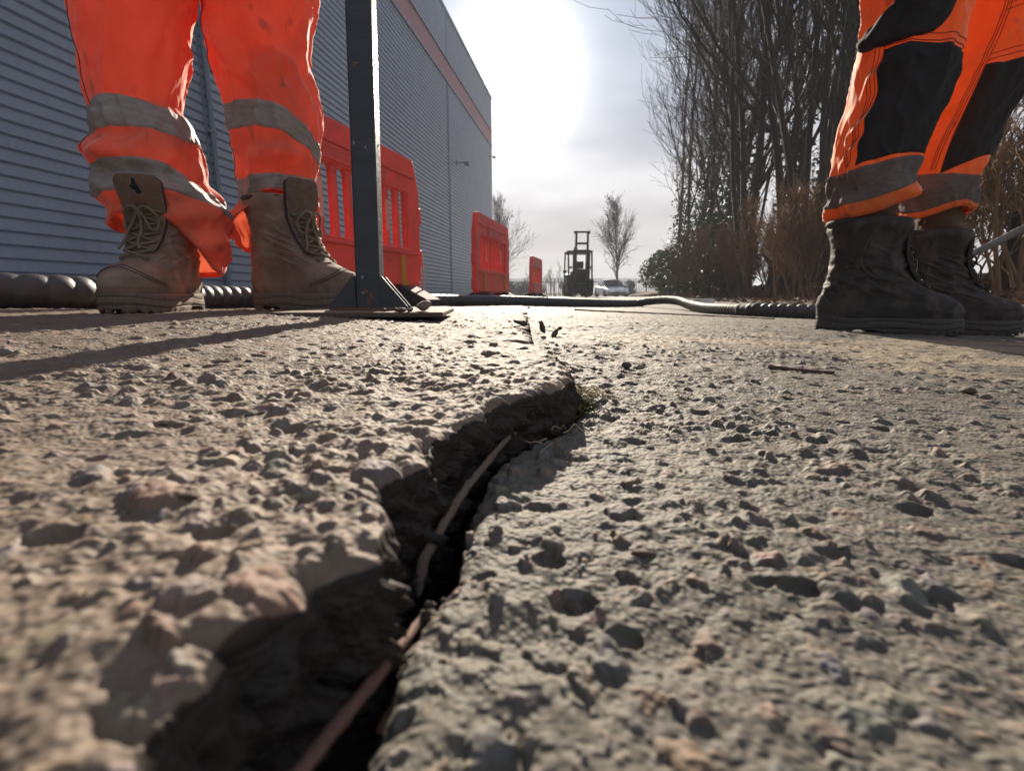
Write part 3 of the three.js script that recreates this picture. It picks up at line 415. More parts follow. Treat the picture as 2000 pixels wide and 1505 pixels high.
// ================================================================ VERGE, TREES AND SHRUBS along the right
const vergeX = (D) => 2.75 + 0.165 * D;
function vergeY(x, D) { const o = x - vergeX(D); return 0.02 + 0.3 * smooth(0, 2.2, o) + 0.3 * smooth(2, 9, o) + 0.07 * fbm2(x * 1.1, D * 1.1, 3, 201) * smooth(0, 0.6, o) - 0.16 * (1 - smooth(-0.15, 0.2, o)) * (D < 10 ? 1 : 0.6); }
structure('verge', sheet(90, 150, (u, v, p) => { const D = -4 + 64 * Math.pow(v, 1.5), x = vergeX(D) - 0.1 + 0.16 * n2(D * 1.4, 3) + 26 * Math.pow(u, 1.6); p.set(x, vergeY(x, D) + 0.03 * fbm2(x * 6, D * 6, 3, 205), -D); }, { uvScale: [30, 60], flip: true }), M.verge, 'bare earth bank under the trees');
function leafQuads(n, at, size, seed, up = 0.3) {
  const R = rngOf(seed), pos = [], nor = [], uv = [], idx = [], p = V(0, 0, 0), a = V(0, 0, 0), b = V(0, 0, 0), m = V(0, 0, 0);
  for (let k = 0; k < n; k++) {
    at(R, p); a.set(R() - 0.5, (R() - 0.5) * up, R() - 0.5).normalize(); b.set(R() - 0.5, R() - 0.3, R() - 0.5); b.sub(m.copy(a).multiplyScalar(b.dot(a))).normalize(); m.crossVectors(a, b);
    const s = size * (0.6 + 0.8 * R()), w = s * 0.55, o = pos.length / 3, q = (x, y, h) => pos.push(p.x + a.x * x + b.x * y + m.x * h, p.y + a.y * x + b.y * y + m.y * h, p.z + a.z * x + b.z * y + m.z * h);
    q(-s, 0, 0); q(0, -w, s * 0.15); q(s, 0, s * 0.1); q(0, w, s * 0.15); for (let t = 0; t < 4; t++) { nor.push(m.x, m.y, m.z); uv.push(t & 1, t >> 1); } idx.push(o, o + 1, o + 2, o, o + 2, o + 3);
  }
  const g = new THREE.BufferGeometry(); g.setAttribute('position', new THREE.Float32BufferAttribute(pos, 3)); g.setAttribute('normal', new THREE.Float32BufferAttribute(nor, 3)); g.setAttribute('uv', new THREE.Float32BufferAttribute(uv, 2)); g.setIndex(idx); return g;
}
{
  const mk = (n, seed, mat, size, near) => { const m = part(numbered('leaf_litter'), leafQuads(n, (R, p) => { const D = near ? 2.5 + 9 * R() * R() : 3 + 24 * R(), x = vergeX(D) - 0.25 + (near ? 3 : 5) * Math.pow(R(), 1.2); p.set(x, vergeY(x, D) + 0.02 + 0.03 * R(), -D); }, size, seed, 0.25), mat, scene); m.userData.kind = 'stuff'; m.userData.label = ['brown dead leaves strewn over the bank', 'tan dead leaves strewn over the bank', 'dark dead leaves strewn over the bank'][seed % 3]; };
  mk(5200, 0, M.litter[0], 0.035, true); mk(3800, 1, M.litter[1], 0.035, true); mk(4500, 2, M.litter[2], 0.05, false);
}
// a bare tree: tubes grown level by level; woods below limb level go to the trunk, the rest to the crown
function bareTree(seed, o) {
  const R = rngOf(seed), T = [], C = [], up = V(0, 1, 0), mats = [];
  const trunkPts = [];
  function grow(p, dir, len, r, lv) {
    const n = [o.seg ?? 9, 6, 5, 3, 2][lv], pts = [p.clone()], d = dir.clone(), step = len / n, rTip = Math.max(o.tip, r * [0.34, 0.3, 0.35, 0.5, 0.6][lv]);
    for (let i = 0; i < n; i++) { const wob = [0.06, 0.2, 0.26, 0.3, 0.3][lv] * (o.wob ?? 1); d.x += (R() - 0.5) * wob * 2; d.z += (R() - 0.5) * wob * 2; d.y += (R() - 0.5) * wob; d.addScaledVector(up, [0.05, 0.13, 0.15, 0.14, 0.12][lv] * (o.rise ?? 1)).normalize(); pts.push(pts[i].clone().addScaledVector(d, step)); }
    if (lv === 0) trunkPts.push(pts);
    (lv < 2 ? T : C).push(tube(pts, (t) => lerp(r, rTip, Math.pow(t, lv ? 0.8 : 1)) * (lv === 0 && t < 0.06 ? 1.25 : 1), [8, 5, 4, 3, 3][lv], { cap: false }));
    if (lv >= o.levels) return;
    const kids = Math.round(o.kids[lv] * (0.8 + 0.4 * R()));
    for (let k = 0; k < kids; k++) {
      const t = lerp(lv === 0 ? o.bare : 0.16, 0.98, (k + R()) / kids), f = t * n, i = Math.min(n - 1, Math.floor(f)), q = pts[i].clone().lerp(pts[i + 1], f - i), ax = pts[i + 1].clone().sub(pts[i]).normalize();
      const side = V(R() - 0.5, R() - 0.5, R() - 0.5).cross(ax).normalize(), ang = o.angle * (0.7 + 0.6 * R()), nd = ax.clone().multiplyScalar(Math.cos(ang)).addScaledVector(side, Math.sin(ang));
      const rr = lerp(r, rTip, t) * (0.5 + 0.22 * R());
      grow(q, nd, len * (lv === 0 ? o.reach * (1.12 - 0.75 * t) : 0.42 + 0.25 * R()) * (0.75 + 0.5 * R()), Math.max(o.tip, rr), lv + 1);
    }
  }
  const stems = o.stems ?? 1;
  for (let s = 0; s < stems; s++) { const a = R() * TAU, sp = stems > 1 ? o.spread : 0.04; grow(V(Math.cos(a) * (stems > 1 ? o.base : 0) * R(), -0.15, Math.sin(a) * (stems > 1 ? o.base : 0) * R()), V(Math.cos(a) * sp * (0.4 + R()), 1, Math.sin(a) * sp * (0.4 + R())).normalize(), o.h * (0.75 + 0.3 * R()), o.r * (0.7 + 0.5 * R()), 0); }
  return { trunk: merged(T), crown: merged(C), pts: trunkPts };
}
const treeKinds = [
  bareTree(11, { h: 13, r: 0.105, tip: 0.005, levels: 4, kids: [13, 6, 5, 3], bare: 0.16, angle: 0.62, reach: 0.34, rise: 1.1 }),
  bareTree(23, { h: 14, r: 0.09, tip: 0.005, levels: 4, kids: [8, 6, 4, 3], bare: 0.2, angle: 0.5, reach: 0.3, stems: 2, spread: 0.1, base: 0.2, rise: 1.2 }),
  bareTree(37, { h: 11, r: 0.085, tip: 0.005, levels: 4, kids: [13, 6, 5, 3], bare: 0.12, angle: 0.6, reach: 0.34, rise: 1.0 }),
  bareTree(52, { h: 12, r: 0.075, tip: 0.005, levels: 4, kids: [6, 5, 4, 3], bare: 0.15, angle: 0.55, reach: 0.3, stems: 3, spread: 0.13, base: 0.4, rise: 1.1 }),
];
function ivyOn(pts, h, n, seed) { return leafQuads(n, (R, p) => { const l = pts[Math.floor(R() * pts.length)], f = R() * R() * Math.min(l.length - 1.01, h), i = Math.floor(f); p.copy(l[i]).lerp(l[i + 1], f - i); const a = R() * TAU, r = 0.1 + 0.55 * Math.pow(R(), 2) * (1 - 0.5 * f / h); p.x += Math.cos(a) * r; p.z += Math.sin(a) * r; p.y += (R() - 0.5) * 0.5; }, 0.06, seed, 0.8); }
const treeSpots = [ // x, distance, kind, scale, turn, ivy, label
  [4.75, 7.2, 1, 0.8, 0.4, 0, 'bare twin-stemmed tree behind the worker in black boots'],
  [5.6, 8.6, 0, 0.95, 2.1, 0, 'bare tree rising directly behind the bare brown shrubs'],
  [5.0, 10.2, 3, 1.0, 4.0, 0, 'bare multi-stemmed tree leaning apart above the brown shrubs'],
  [6.6, 10.8, 1, 1.0, 1.2, 0, 'bare tree with two pale stems set back on the bank'],
  [5.5, 12.4, 0, 1.0, 1.9, 1, 'bare tree with ivy climbing its trunk, beside the multi-stemmed tree'],
  [6.4, 15.6, 1, 1.0, 5.9, 1, 'bare twin-stemmed tree with ivy, behind the hedge of brown shrubs'],
  [7.4, 17.0, 0, 1.15, 3.9, 1, 'tall bare tree with an ivy-clad trunk far back on the bank'],
  [7.2, 18.5, 2, 1.0, 4.8, 1, 'bare spreading tree with ivy near the evergreen bushes'],
  [8.3, 22.5, 2, 1.1, 0.3, 1, 'bare spreading tree overhanging the yard beyond the ivy-clad trees'],
  [8.4, 25.0, 0, 1.15, 0.2, 1, 'bare tree behind the evergreen bushes'],
  [5.3, 9.4, 1, 0.95, 3.1, 0, 'slender bare tree between the brown shrubs and the multi-stemmed tree'],
  [5.9, 11.6, 3, 0.95, 1.9, 0, 'slender bare three-stemmed tree behind the first ivy-clad tree'],
  [7.2, 12.2, 1, 1.05, 0.9, 1, 'slender bare twin-stemmed tree with ivy up the bank'],
  [6.3, 14.6, 0, 0.95, 3.6, 0, 'slender bare tree rising between two ivy-clad trees'],
  [7.5, 20.0, 1, 1.05, 0.95, 1, 'bare twin-stemmed tree with ivy behind the round evergreen bush'],
  [6.9, 11.0, 0, 1.0, 0.3, 0, 'slender bare tree up the bank behind the three-stemmed tree'],
  [8.4, 14.0, 1, 1.1, 2.4, 0, 'slender bare twin-stemmed tree at the top of the bank'],
  [7.9, 17.2, 3, 1.05, 0.8, 0, 'slender bare three-stemmed tree behind the tall ivy-clad trunk'],
  [5.1, 8.0, 3, 0.8, 2.6, 0, 'thin bare three-stemmed tree growing out of the tan shrub'],
  [5.75, 5.75, 2, 0.9, 1.0, 0, 'bare tree on the bank beside the black boots'],
  [4.55, 4.5, 1, 0.85, 5.0, 0, 'bare twin-stemmed tree with a thick trunk close to the black boots'],
];
const ivyGeo = [0, 1, 2, 3].map((k) => ivyOn(treeKinds[k].pts, 4.2, 2600, 300 + k));
for (const [x, D, k, s, turn, ivy, label] of treeSpots) {
  const t = thing('bare_tree', label, 'tree', [x, vergeY(x, D), -D], turn, 'bare trees along the bank'); t.scale.setScalar(s);
  part('trunk', treeKinds[k].trunk, M.bark, t); part('crown', treeKinds[k].crown, M.bark, t); if (ivy) part('ivy', ivyGeo[k], M.ivy, t, 'dark green ivy');
}
{
  const lone = bareTree(71, { h: 8.6, r: 0.16, tip: 0.009, levels: 4, kids: [20, 7, 5, 3], bare: 0.14, angle: 0.62, reach: 0.44, rise: 0.62 });
  for (const [x, D, s, y, label] of [[8.75, 40.5, 1.0, -0.2, 'lone bare tree standing beside the white car'], [-1.35, 48, 1.15, -0.3, 'bare tree just beyond the corner of the warehouse']]) { const t = thing('bare_tree', label, 'tree', [x, y, -D], x, 'bare trees by the fence'); t.scale.set(s * 0.78, s * 1.03, s * 0.78); part('trunk', lone.trunk, M.bark, t); part('crown', lone.crown, M.bark, t); }
  const sap = bareTree(83, { h: 2.6, r: 0.03, tip: 0.008, levels: 2, kids: [9, 5], bare: 0.2, angle: 0.6, reach: 0.4, stems: 2, spread: 0.3, base: 0.3 });
  [[3.4, 46, 1.1, 'thin bare sapling behind the fence next to the far red barrier'], [4.5, 46.5, 1.3, 'thin bare sapling behind the fence left of the forklift mast'], [7.3, 46, 1.2, 'thin bare sapling behind the fence near the white car'], [1.6, 47, 1.0, 'thin bare sapling behind the fence near the warehouse corner']].forEach(([x, D, s, label], k) => { const t = thing('bare_sapling', label, 'sapling', [x, -0.3, -D], k, 'saplings behind the fence'); t.scale.setScalar(s); part('trunk', sap.trunk, M.twigTan, t); part('crown', sap.crown, M.twigTan, t); });
}
// bare brown shrubs
{
  const kinds = [91, 97, 103].map((s, k) => bareTree(s, { h: 1.75, r: 0.016, tip: 0.0035, levels: 3, kids: [7, 6, 4], bare: 0.22, angle: 0.55, reach: 0.42, stems: 9, spread: 0.42, base: 0.35, rise: 1.0, seg: 6, wob: 1.2 }));
  const spots = [[4.25, 6.6, 0, 0.85, M.twigBrown, 'bare brown shrub growing right beside the black boots'], [4.5, 7.6, 1, 1.0, M.twigTan, 'bare tan shrub with arching twigs by the white litter'], [4.75, 8.7, 2, 0.95, M.twigBrown, 'bare reddish shrub in the hedge, near its black-boot end'], [4.85, 9.7, 0, 0.95, M.twigBrown, 'bare reddish shrub in the middle of the hedge'], [5.05, 10.8, 1, 1.0, M.twigBrown, 'bare dense reddish shrub in the hedge under the ivy'], [5.2, 12.2, 2, 1.0, M.twigBrown, 'bare reddish shrub at the far end of the hedge'], [5.4, 13.8, 0, 1.05, M.twigBrown, 'bare brown shrub beside the evergreen bush'], [3.95, 4.9, 1, 0.9, M.twigTan, 'bare tan shrub behind the toe of the black boots'], [4.4, 4.1, 2, 1.1, M.twigTan, 'bare tan shrub with long loose twigs past the black boots'], [4.9, 5.6, 0, 1.1, M.twigBrown, 'bare brown shrub up the bank behind the tan shrubs'], [5.6, 7.0, 1, 1.2, M.twigBrown, 'bare brown shrub under the trees, up the bank']];
  spots.forEach(([x, D, k, s, mat, label], i) => { const t = thing('bare_shrub', label, 'shrub', [x, vergeY(x, D) - 0.02, -D], i * 1.3, 'bare shrubs along the bank'); t.scale.setScalar(s); part('stem', kinds[k].trunk, mat, t); part('twigs', kinds[k].crown, mat, t); });
  // evergreen bushes at the end of the hedge, low scrub behind the fence
  const bushGeo = (seed, n, size) => leafQuads(n, (R, p) => { const c = Math.floor(R() * 7), a = h2(c, seed, 1) * TAU, rr = 0.55 * h2(c, seed, 2), cy = 0.35 + 0.75 * h2(c, seed, 3), q = Math.pow(R(), 0.45), th = R() * TAU, ph = Math.acos(2 * R() - 1), r = (0.3 + 0.3 * h2(c, seed, 4)) * q; p.set(Math.cos(a) * rr + r * Math.sin(ph) * Math.cos(th), Math.max(0.02, cy + r * Math.cos(ph)), Math.sin(a) * rr + r * Math.sin(ph) * Math.sin(th)); }, size, seed, 0.8);
  const bg = [bushGeo(411, 3400, 0.05), bushGeo(423, 3400, 0.05)];
  [[6.0, 17.8, 0, 1.15, M.bush, 'round evergreen bush where the hedge meets the yard'], [6.6, 20.5, 1, 1.4, M.bush, 'evergreen bush behind the round bush'], [7.2, 23.5, 0, 1.5, M.bush, 'evergreen bush nearest the white car'], [5.9, 15.2, 1, 1.0, M.ivy, 'dark evergreen bush at the foot of the ivy-clad trees'], [5.7, 13.2, 0, 1.1, M.ivy, 'dark evergreen bush tucked behind the brown hedge'], [6.6, 15.8, 1, 1.7, M.ivy, 'large dark evergreen bush between the ivy-clad trunks'], [7.2, 18.2, 0, 1.9, M.ivy, 'large dark evergreen bush deep among the ivy-clad trunks']].forEach(([x, D, k, s, m, label], i) => { const t = thing('evergreen_bush', label, 'bush', [x, vergeY(x, D) - 0.05, -D], i * 2.1, 'evergreen bushes'); t.scale.set(s * 0.9, s, s * 0.9); part('foliage', bg[k], m, t); part('stem', cyl(0.03, 0.05, 0.6, 6, 0, 0.25, 0), M.bark, t); });
  const scrub = [[-0.6, 49], [1.0, 47.5], [2.5, 48], [5.6, 47.5], [9.6, 46.5], [11.2, 47]];
  const scrubLabel = ['low grey-green scrub behind the fence near the warehouse corner', 'low grey-green scrub behind the fence beside the second barrier', 'low grey-green scrub behind the fence by the far barrier', 'low grey-green scrub behind the fence and the forklift', 'low grey-green scrub behind the fence and the lone tree', 'low grey-green scrub at the hedge end of the fence'];
  scrub.forEach(([x, D], k) => { const t = thing('evergreen_bush', scrubLabel[k], 'bush', [x, -0.35, -D], k, 'scrub behind the fence'); t.scale.set(1.7, 1.05 + 0.2 * h2(k, 3), 1.2); part('foliage', bg[k % 2], M.bush, t); });
}
// litter by the hose
solo('broken_branch', tube(curve([[2.72, -0.02, -3.8], [2.95, 0.16, -3.68], [3.2, 0.36, -3.56], [3.42, 0.5, -3.5], [3.6, 0.6, -3.48]], 30), (t, a, q) => 0.026 * (0.75 + 0.35 * t) * (1 + 0.2 * n3(Math.cos(a) * 2, Math.sin(a) * 2, q * 14)), 10), std(0.2, 0.18, 0.16, 0.7, { map: rep(blotch, 1, 4) }), 'pale broken branch sticking up behind the toes of the black boots', 'branch');
{
  const b = thing('plastic_tray', 'white plastic tray lying beyond the ribbed hose', 'tray', [2.36, 0.0, -6.0], 0.2);
  part('base', box(0.22, 0.01, 0.12, 0, 0.006, 0), M.white, b); for (const [w, d, x, z] of [[0.22, 0.008, 0, 0.058], [0.22, 0.008, 0, -0.058], [0.008, 0.12, 0.108, 0], [0.008, 0.12, -0.108, 0]]) part('side', box(w, 0.06, d, x, 0.04, z), M.white, b);
  const m = solo('pebble', stoneGeo(77, 2, 0.9), M.white, 'pale stone resting behind the black hose coupling', 'pebble'); m.scale.setScalar(0.035); m.position.set(2.4, 0.02, -4.75);
}

// ================================================================ THE TWO WORKERS, seen from the thighs down
const cloth = (extra = {}) => phys(1, 1, 1, 0.86, { vertexColors: true, bumpMap: rep(weave, 5, 12), bumpScale: 0.00035, transmission: 0.36, thickness: 0, ...extra });
const W = {
  orangeRed: cloth(), orange: cloth(), band: std(0.33, 0.295, 0.27, 0.55, { bumpMap: rep(weave, 6, 3), bumpScale: 0.0003, map: rep(blotch, 3, 1) }), blackCloth: std(0.02, 0.018, 0.021, 0.9, { map: rep(blotch, 2, 2), bumpMap: rep(weave, 4, 6), bumpScale: 0.0006 }), cuffCloth: std(0.17, 0.138, 0.13, 0.9, { map: rep(blotch, 5, 2), bumpMap: rep(weave, 6, 3), bumpScale: 0.0008 }), thread: std(0.05, 0.03, 0.03, 0.9), threadPale: std(0.3, 0.2, 0.14, 0.9), threadGrey: std(0.09, 0.085, 0.08, 0.9),
  tan: std(1, 1, 1, 0.85, { vertexColors: true, bumpMap: rep(grainBump, 3, 3), bumpScale: 0.0008 }), tanSole: std(0.2, 0.15, 0.115, 0.85, { map: rep(blotch, 4, 1), bumpMap: rep(grainBump, 4, 1), bumpScale: 0.001 }), lace: std(0.20, 0.155, 0.105, 0.9, { bumpMap: rep(weave, 1, 3), bumpScale: 0.0006 }), collar: std(0.035, 0.03, 0.032, 0.85), eyelet: std(0.12, 0.1, 0.08, 0.4, { metalness: 0.6 }),
  black: std(1, 1, 1, 0.7, { vertexColors: true, bumpMap: rep(grainBump, 3, 3), bumpScale: 0.0008 }), blackSole: std(0.075, 0.07, 0.062, 0.75, { map: rep(blotch, 4, 1), bumpMap: rep(grainBump, 4, 1), bumpScale: 0.001 }), blackLace: std(0.02, 0.018, 0.018, 0.9), sock: std(0.12, 0.085, 0.06, 1, { bumpMap: rep(weave, 3, 3), bumpScale: 0.002 }),
};
// one trouser leg: rows = [y, x, half width] from the hem upwards; hem(u) gives the hem's height round the leg (u: 0 back, .25 left, .5 front, .75 right)
function legSurface({ rows, z, deep, hem, seed, folds, creases = [], lean = 0, slim = 0.88, shift = 0 }) {
  const sorted = [...rows].sort((a, b) => a[0] - b[0]), yTop = sorted[sorted.length - 1][0];
  return function at(u, y, p, off = 0) {
    const tb = table(sorted, y), xc = tb[0] + shift, hw = tb[1] * slim, a = u * TAU, s = Math.sin(a), c = Math.cos(a);
    let d = off;
    const low = 1 - smooth(0.3, 0.46, y);
    const warp = 0.35 * n3(c * 1.4 + seed, s * 1.4, y * 6);
    const r1 = 1 - Math.abs(n3(c * 1.9 + seed * 1.7 + warp, s * 1.9 + y * 3, y * 8 + 1.4 * s + warp)), r2 = 1 - Math.abs(n3(c * 2.6 + y * 6, s * 2.6 + seed, y * 17 - 2.5 * c + warp * 2));
    d += folds * (0.010 * (Math.pow(r1, 3) - 0.35) + (0.0045 + 0.002 * low) * (Math.pow(r2, 3) - 0.35));
    d += folds * low * 0.0055 * Math.sin(TAU * (y / 0.078 + 0.32 * s + 0.5 * n3(c * 1.2, s * 1.2, seed + y * 5)));
    d += folds * 0.0012 * n3(c * 9, s * 9 + seed, y * 60);
    for (const [cu, cy, du, dy, amp, wid] of creases) { // straight pulled creases from (cu, cy) running along (du, dy)
      const L2 = du * du + dy * dy * 4, t = clamp(((u - cu) * du + (y - cy) * dy * 4) / L2), ex = (u - cu - du * t), ey = (y - cy - dy * t) * 2, q = Math.sqrt(ex * ex + ey * ey) / wid; d += amp * Math.exp(-q * q) * Math.sin(PI * clamp(t * 0.9 + 0.1)) - amp * 0.5 * Math.exp(-((q - 2) ** 2)) * Math.sin(PI * clamp(t * 0.9 + 0.1));
    }
    const hd = hw * deep; p.set(xc - (hw + d) * s, y, z + lean * (y - 0.3) - (hd + d) * c); return p;
  };
}
function stain(col, seed, k = 1) { return (u, v, p, c) => { const dirt = smooth(0.12, 0.5, fbm3(p.x * 9 + seed, p.y * 9, p.z * 9, 4)) * 0.28 + smooth(0.3, 0.55, fbm3(p.x * 40, p.y * 22 + seed, p.z * 40, 3)) * 0.4; const t = 0.94 + 0.1 * fbm3(p.x * 25, p.y * 25 + seed, p.z * 25, 3); for (let q = 0; q < 3; q++) c[q] = lerp(col[q] * t, [0.17, 0.08, 0.06][q], clamp(dirt * k * 1.25)); }; }
function legMesh(S, hem, top, col, seed, nu = 150, nv = 170) {
  return sheet(nu, nv, (u, v, p) => { const h = hem(u); if (v < 0.03) { S(u, h + (0.03 - v) / 0.03 * 0.012, p, -0.004); } else S(u, lerp(h, top, Math.pow((v - 0.03) / 0.97, 1.0)), p, v < 0.05 ? 0.0015 : 0); }, { wrap: true, color: stain(col, seed), flip: true });
}
function bandMesh(S, lo, hi, u0 = 0, u1 = 1, off = 0.002, nu = 160, nv = 16) { return sheet(nu, nv, (u, v, p) => { const w = lerp(u0, u1, u), a = lo(w), b = hi(w), e = v === 0 || v === 1 || ((u === 0 || u === 1) && u1 - u0 < 1) ? 0.0002 : off; S(w, lerp(a, b, v), p, e); }, { wrap: u1 - u0 === 1, flip: true }); }
function pelvis(x0, x1, z0, z1, y0, y1, hw, hd, col) { return sheet(48, 22, (u, v, p) => { const a = u * TAU, t = v; const k = t > 0.96 ? (1 - t) / 0.04 : 1, y = lerp(y0, y1, t); p.set((x0 + x1) / 2 - (hw + 0.01 * Math.sin(y * 40)) * k * Math.sin(a) * (1 - 0.1 * t), y, (z0 + z1) / 2 - hd * k * Math.cos(a)); }, { wrap: true, color: stain(col, 3), flip: true }); }
const seamLine = (S, list, r, n = 40) => tube(list.length > 2 ? new THREE.CatmullRomCurve3(list.map(([u, y]) => S(u, y, V(0, 0, 0), 0.0012).clone())).getPoints(n) : Array.from({ length: n + 1 }, (_, i) => S(lerp(list[0][0], list[1][0], i / n), lerp(list[0][1], list[1][1], i / n), V(0, 0, 0), 0.0012).clone()), r, 4, { cap: false });
function seamAlong(S, f, y0, y1, r, n = 60) { return tube(Array.from({ length: n + 1 }, (_, i) => { const y = lerp(y0, y1, i / n); return S(f(y), y, V(0, 0, 0), 0.001).clone(); }), r, 4, { cap: false }); }

// a lace-up work boot, toe towards +z, standing on y = 0
const tongueLogo = (() => {
  const cv = document.createElement('canvas'); cv.width = 256; cv.height = 384; const g = cv.getContext('2d'), R = rngOf(9);
  g.fillStyle = 'rgb(150,120,100)'; g.fillRect(0, 0, 256, 384);
  for (let k = 0; k < 2600; k++) { const t = 90 + R() * 80; g.fillStyle = `rgba(${t + 18},${t},${t - 12},0.16)`; g.fillRect(R() * 256, R() * 384, 2 + R() * 16, 2 + R() * 7); }
  // pointed-eared dog's head badge, dark blue with a pale outline
  g.save(); g.translate(34, -52); g.scale(0.72, 0.82);
  const dog = () => { g.beginPath(); g.moveTo(124, 78); g.lineTo(133, 92); g.lineTo(147, 84); g.lineTo(150, 112); g.lineTo(166, 150); g.lineTo(178, 176); g.lineTo(160, 172); g.lineTo(150, 190); g.lineTo(140, 174); g.lineTo(128, 186); g.lineTo(124, 160); g.lineTo(104, 156); g.lineTo(88, 142); g.lineTo(96, 130); g.lineTo(112, 120); g.closePath(); };
  dog(); g.strokeStyle = 'rgba(190,180,172,0.75)'; g.lineWidth = 7; g.stroke(); g.fillStyle = 'rgb(28,34,50)'; g.fill();
  g.strokeStyle = 'rgba(150,140,135,0.8)'; g.lineWidth = 3; g.beginPath(); g.moveTo(92, 146); g.lineTo(120, 148); g.moveTo(122, 126); g.lineTo(128, 132); g.stroke(); g.restore();
  g.textAlign = 'center'; g.font = 'bold 30px sans-serif'; g.fillStyle = 'rgba(150,72,62,0.75)'; g.fillText('STEEL', 130, 128); g.fillStyle = 'rgb(34,28,30)'; g.strokeStyle = 'rgba(170,150,138,0.6)'; g.lineWidth = 4; g.strokeText('BLUE', 130, 156); g.fillText('BLUE', 130, 156);
  for (let k = 0; k < 900; k++) { const t = 80 + R() * 40; g.fillStyle = `rgba(${t + 14},${t},${t - 12},0.25)`; g.fillRect(R() * 256, R() * 384, 1 + R() * 6, 1 + R() * 3); }
  const t = new THREE.CanvasTexture(cv); t.colorSpace = THREE.SRGBColorSpace; return t;
})();
const upperRows = [[0.02, 0.186, -0.096, 0.0475], [0.035, 0.189, -0.099, 0.049], [0.05, 0.192, -0.103, 0.0525], [0.066, 0.186, -0.105, 0.0525], [0.078, 0.172, -0.103, 0.0505], [0.087, 0.150, -0.1, 0.0485], [0.095, 0.124, -0.097, 0.0465], [0.105, 0.104, -0.094, 0.0445], [0.12, 0.086, -0.09, 0.043], [0.14, 0.071, -0.087, 0.0425], [0.165, 0.060, -0.086, 0.044], [0.19, 0.055, -0.088, 0.0475], [0.215, 0.056, -0.091, 0.051], [0.25, 0.060, -0.094, 0.053]];
function footWidth(zn) { return table([[-1, 0.72], [-0.8, 0.78], [-0.3, 0.72], [0.1, 0.86], [0.45, 1.0], [0.7, 0.98], [1, 0.9]], zn)[0]; }
function bootPoint(u, y, p, off = 0) { // u 0 = toe, .5 = heel, .25 = +x
  const [zf, zb, hw] = table(upperRows, y), a = u * TAU, c = Math.cos(a), s = Math.sin(a), e = 0.78, cz = Math.sign(c) * Math.pow(Math.abs(c), e), sx = Math.sign(s) * Math.pow(Math.abs(s), 0.86), k = 1 - smooth(0.07, 0.12, y);
  const zc = (zf + zb) / 2, hl = (zf - zb) / 2, w = lerp(1, footWidth(cz), k); p.set((hw * w + off) * sx, y, zc + (hl + off) * cz); return p;
}
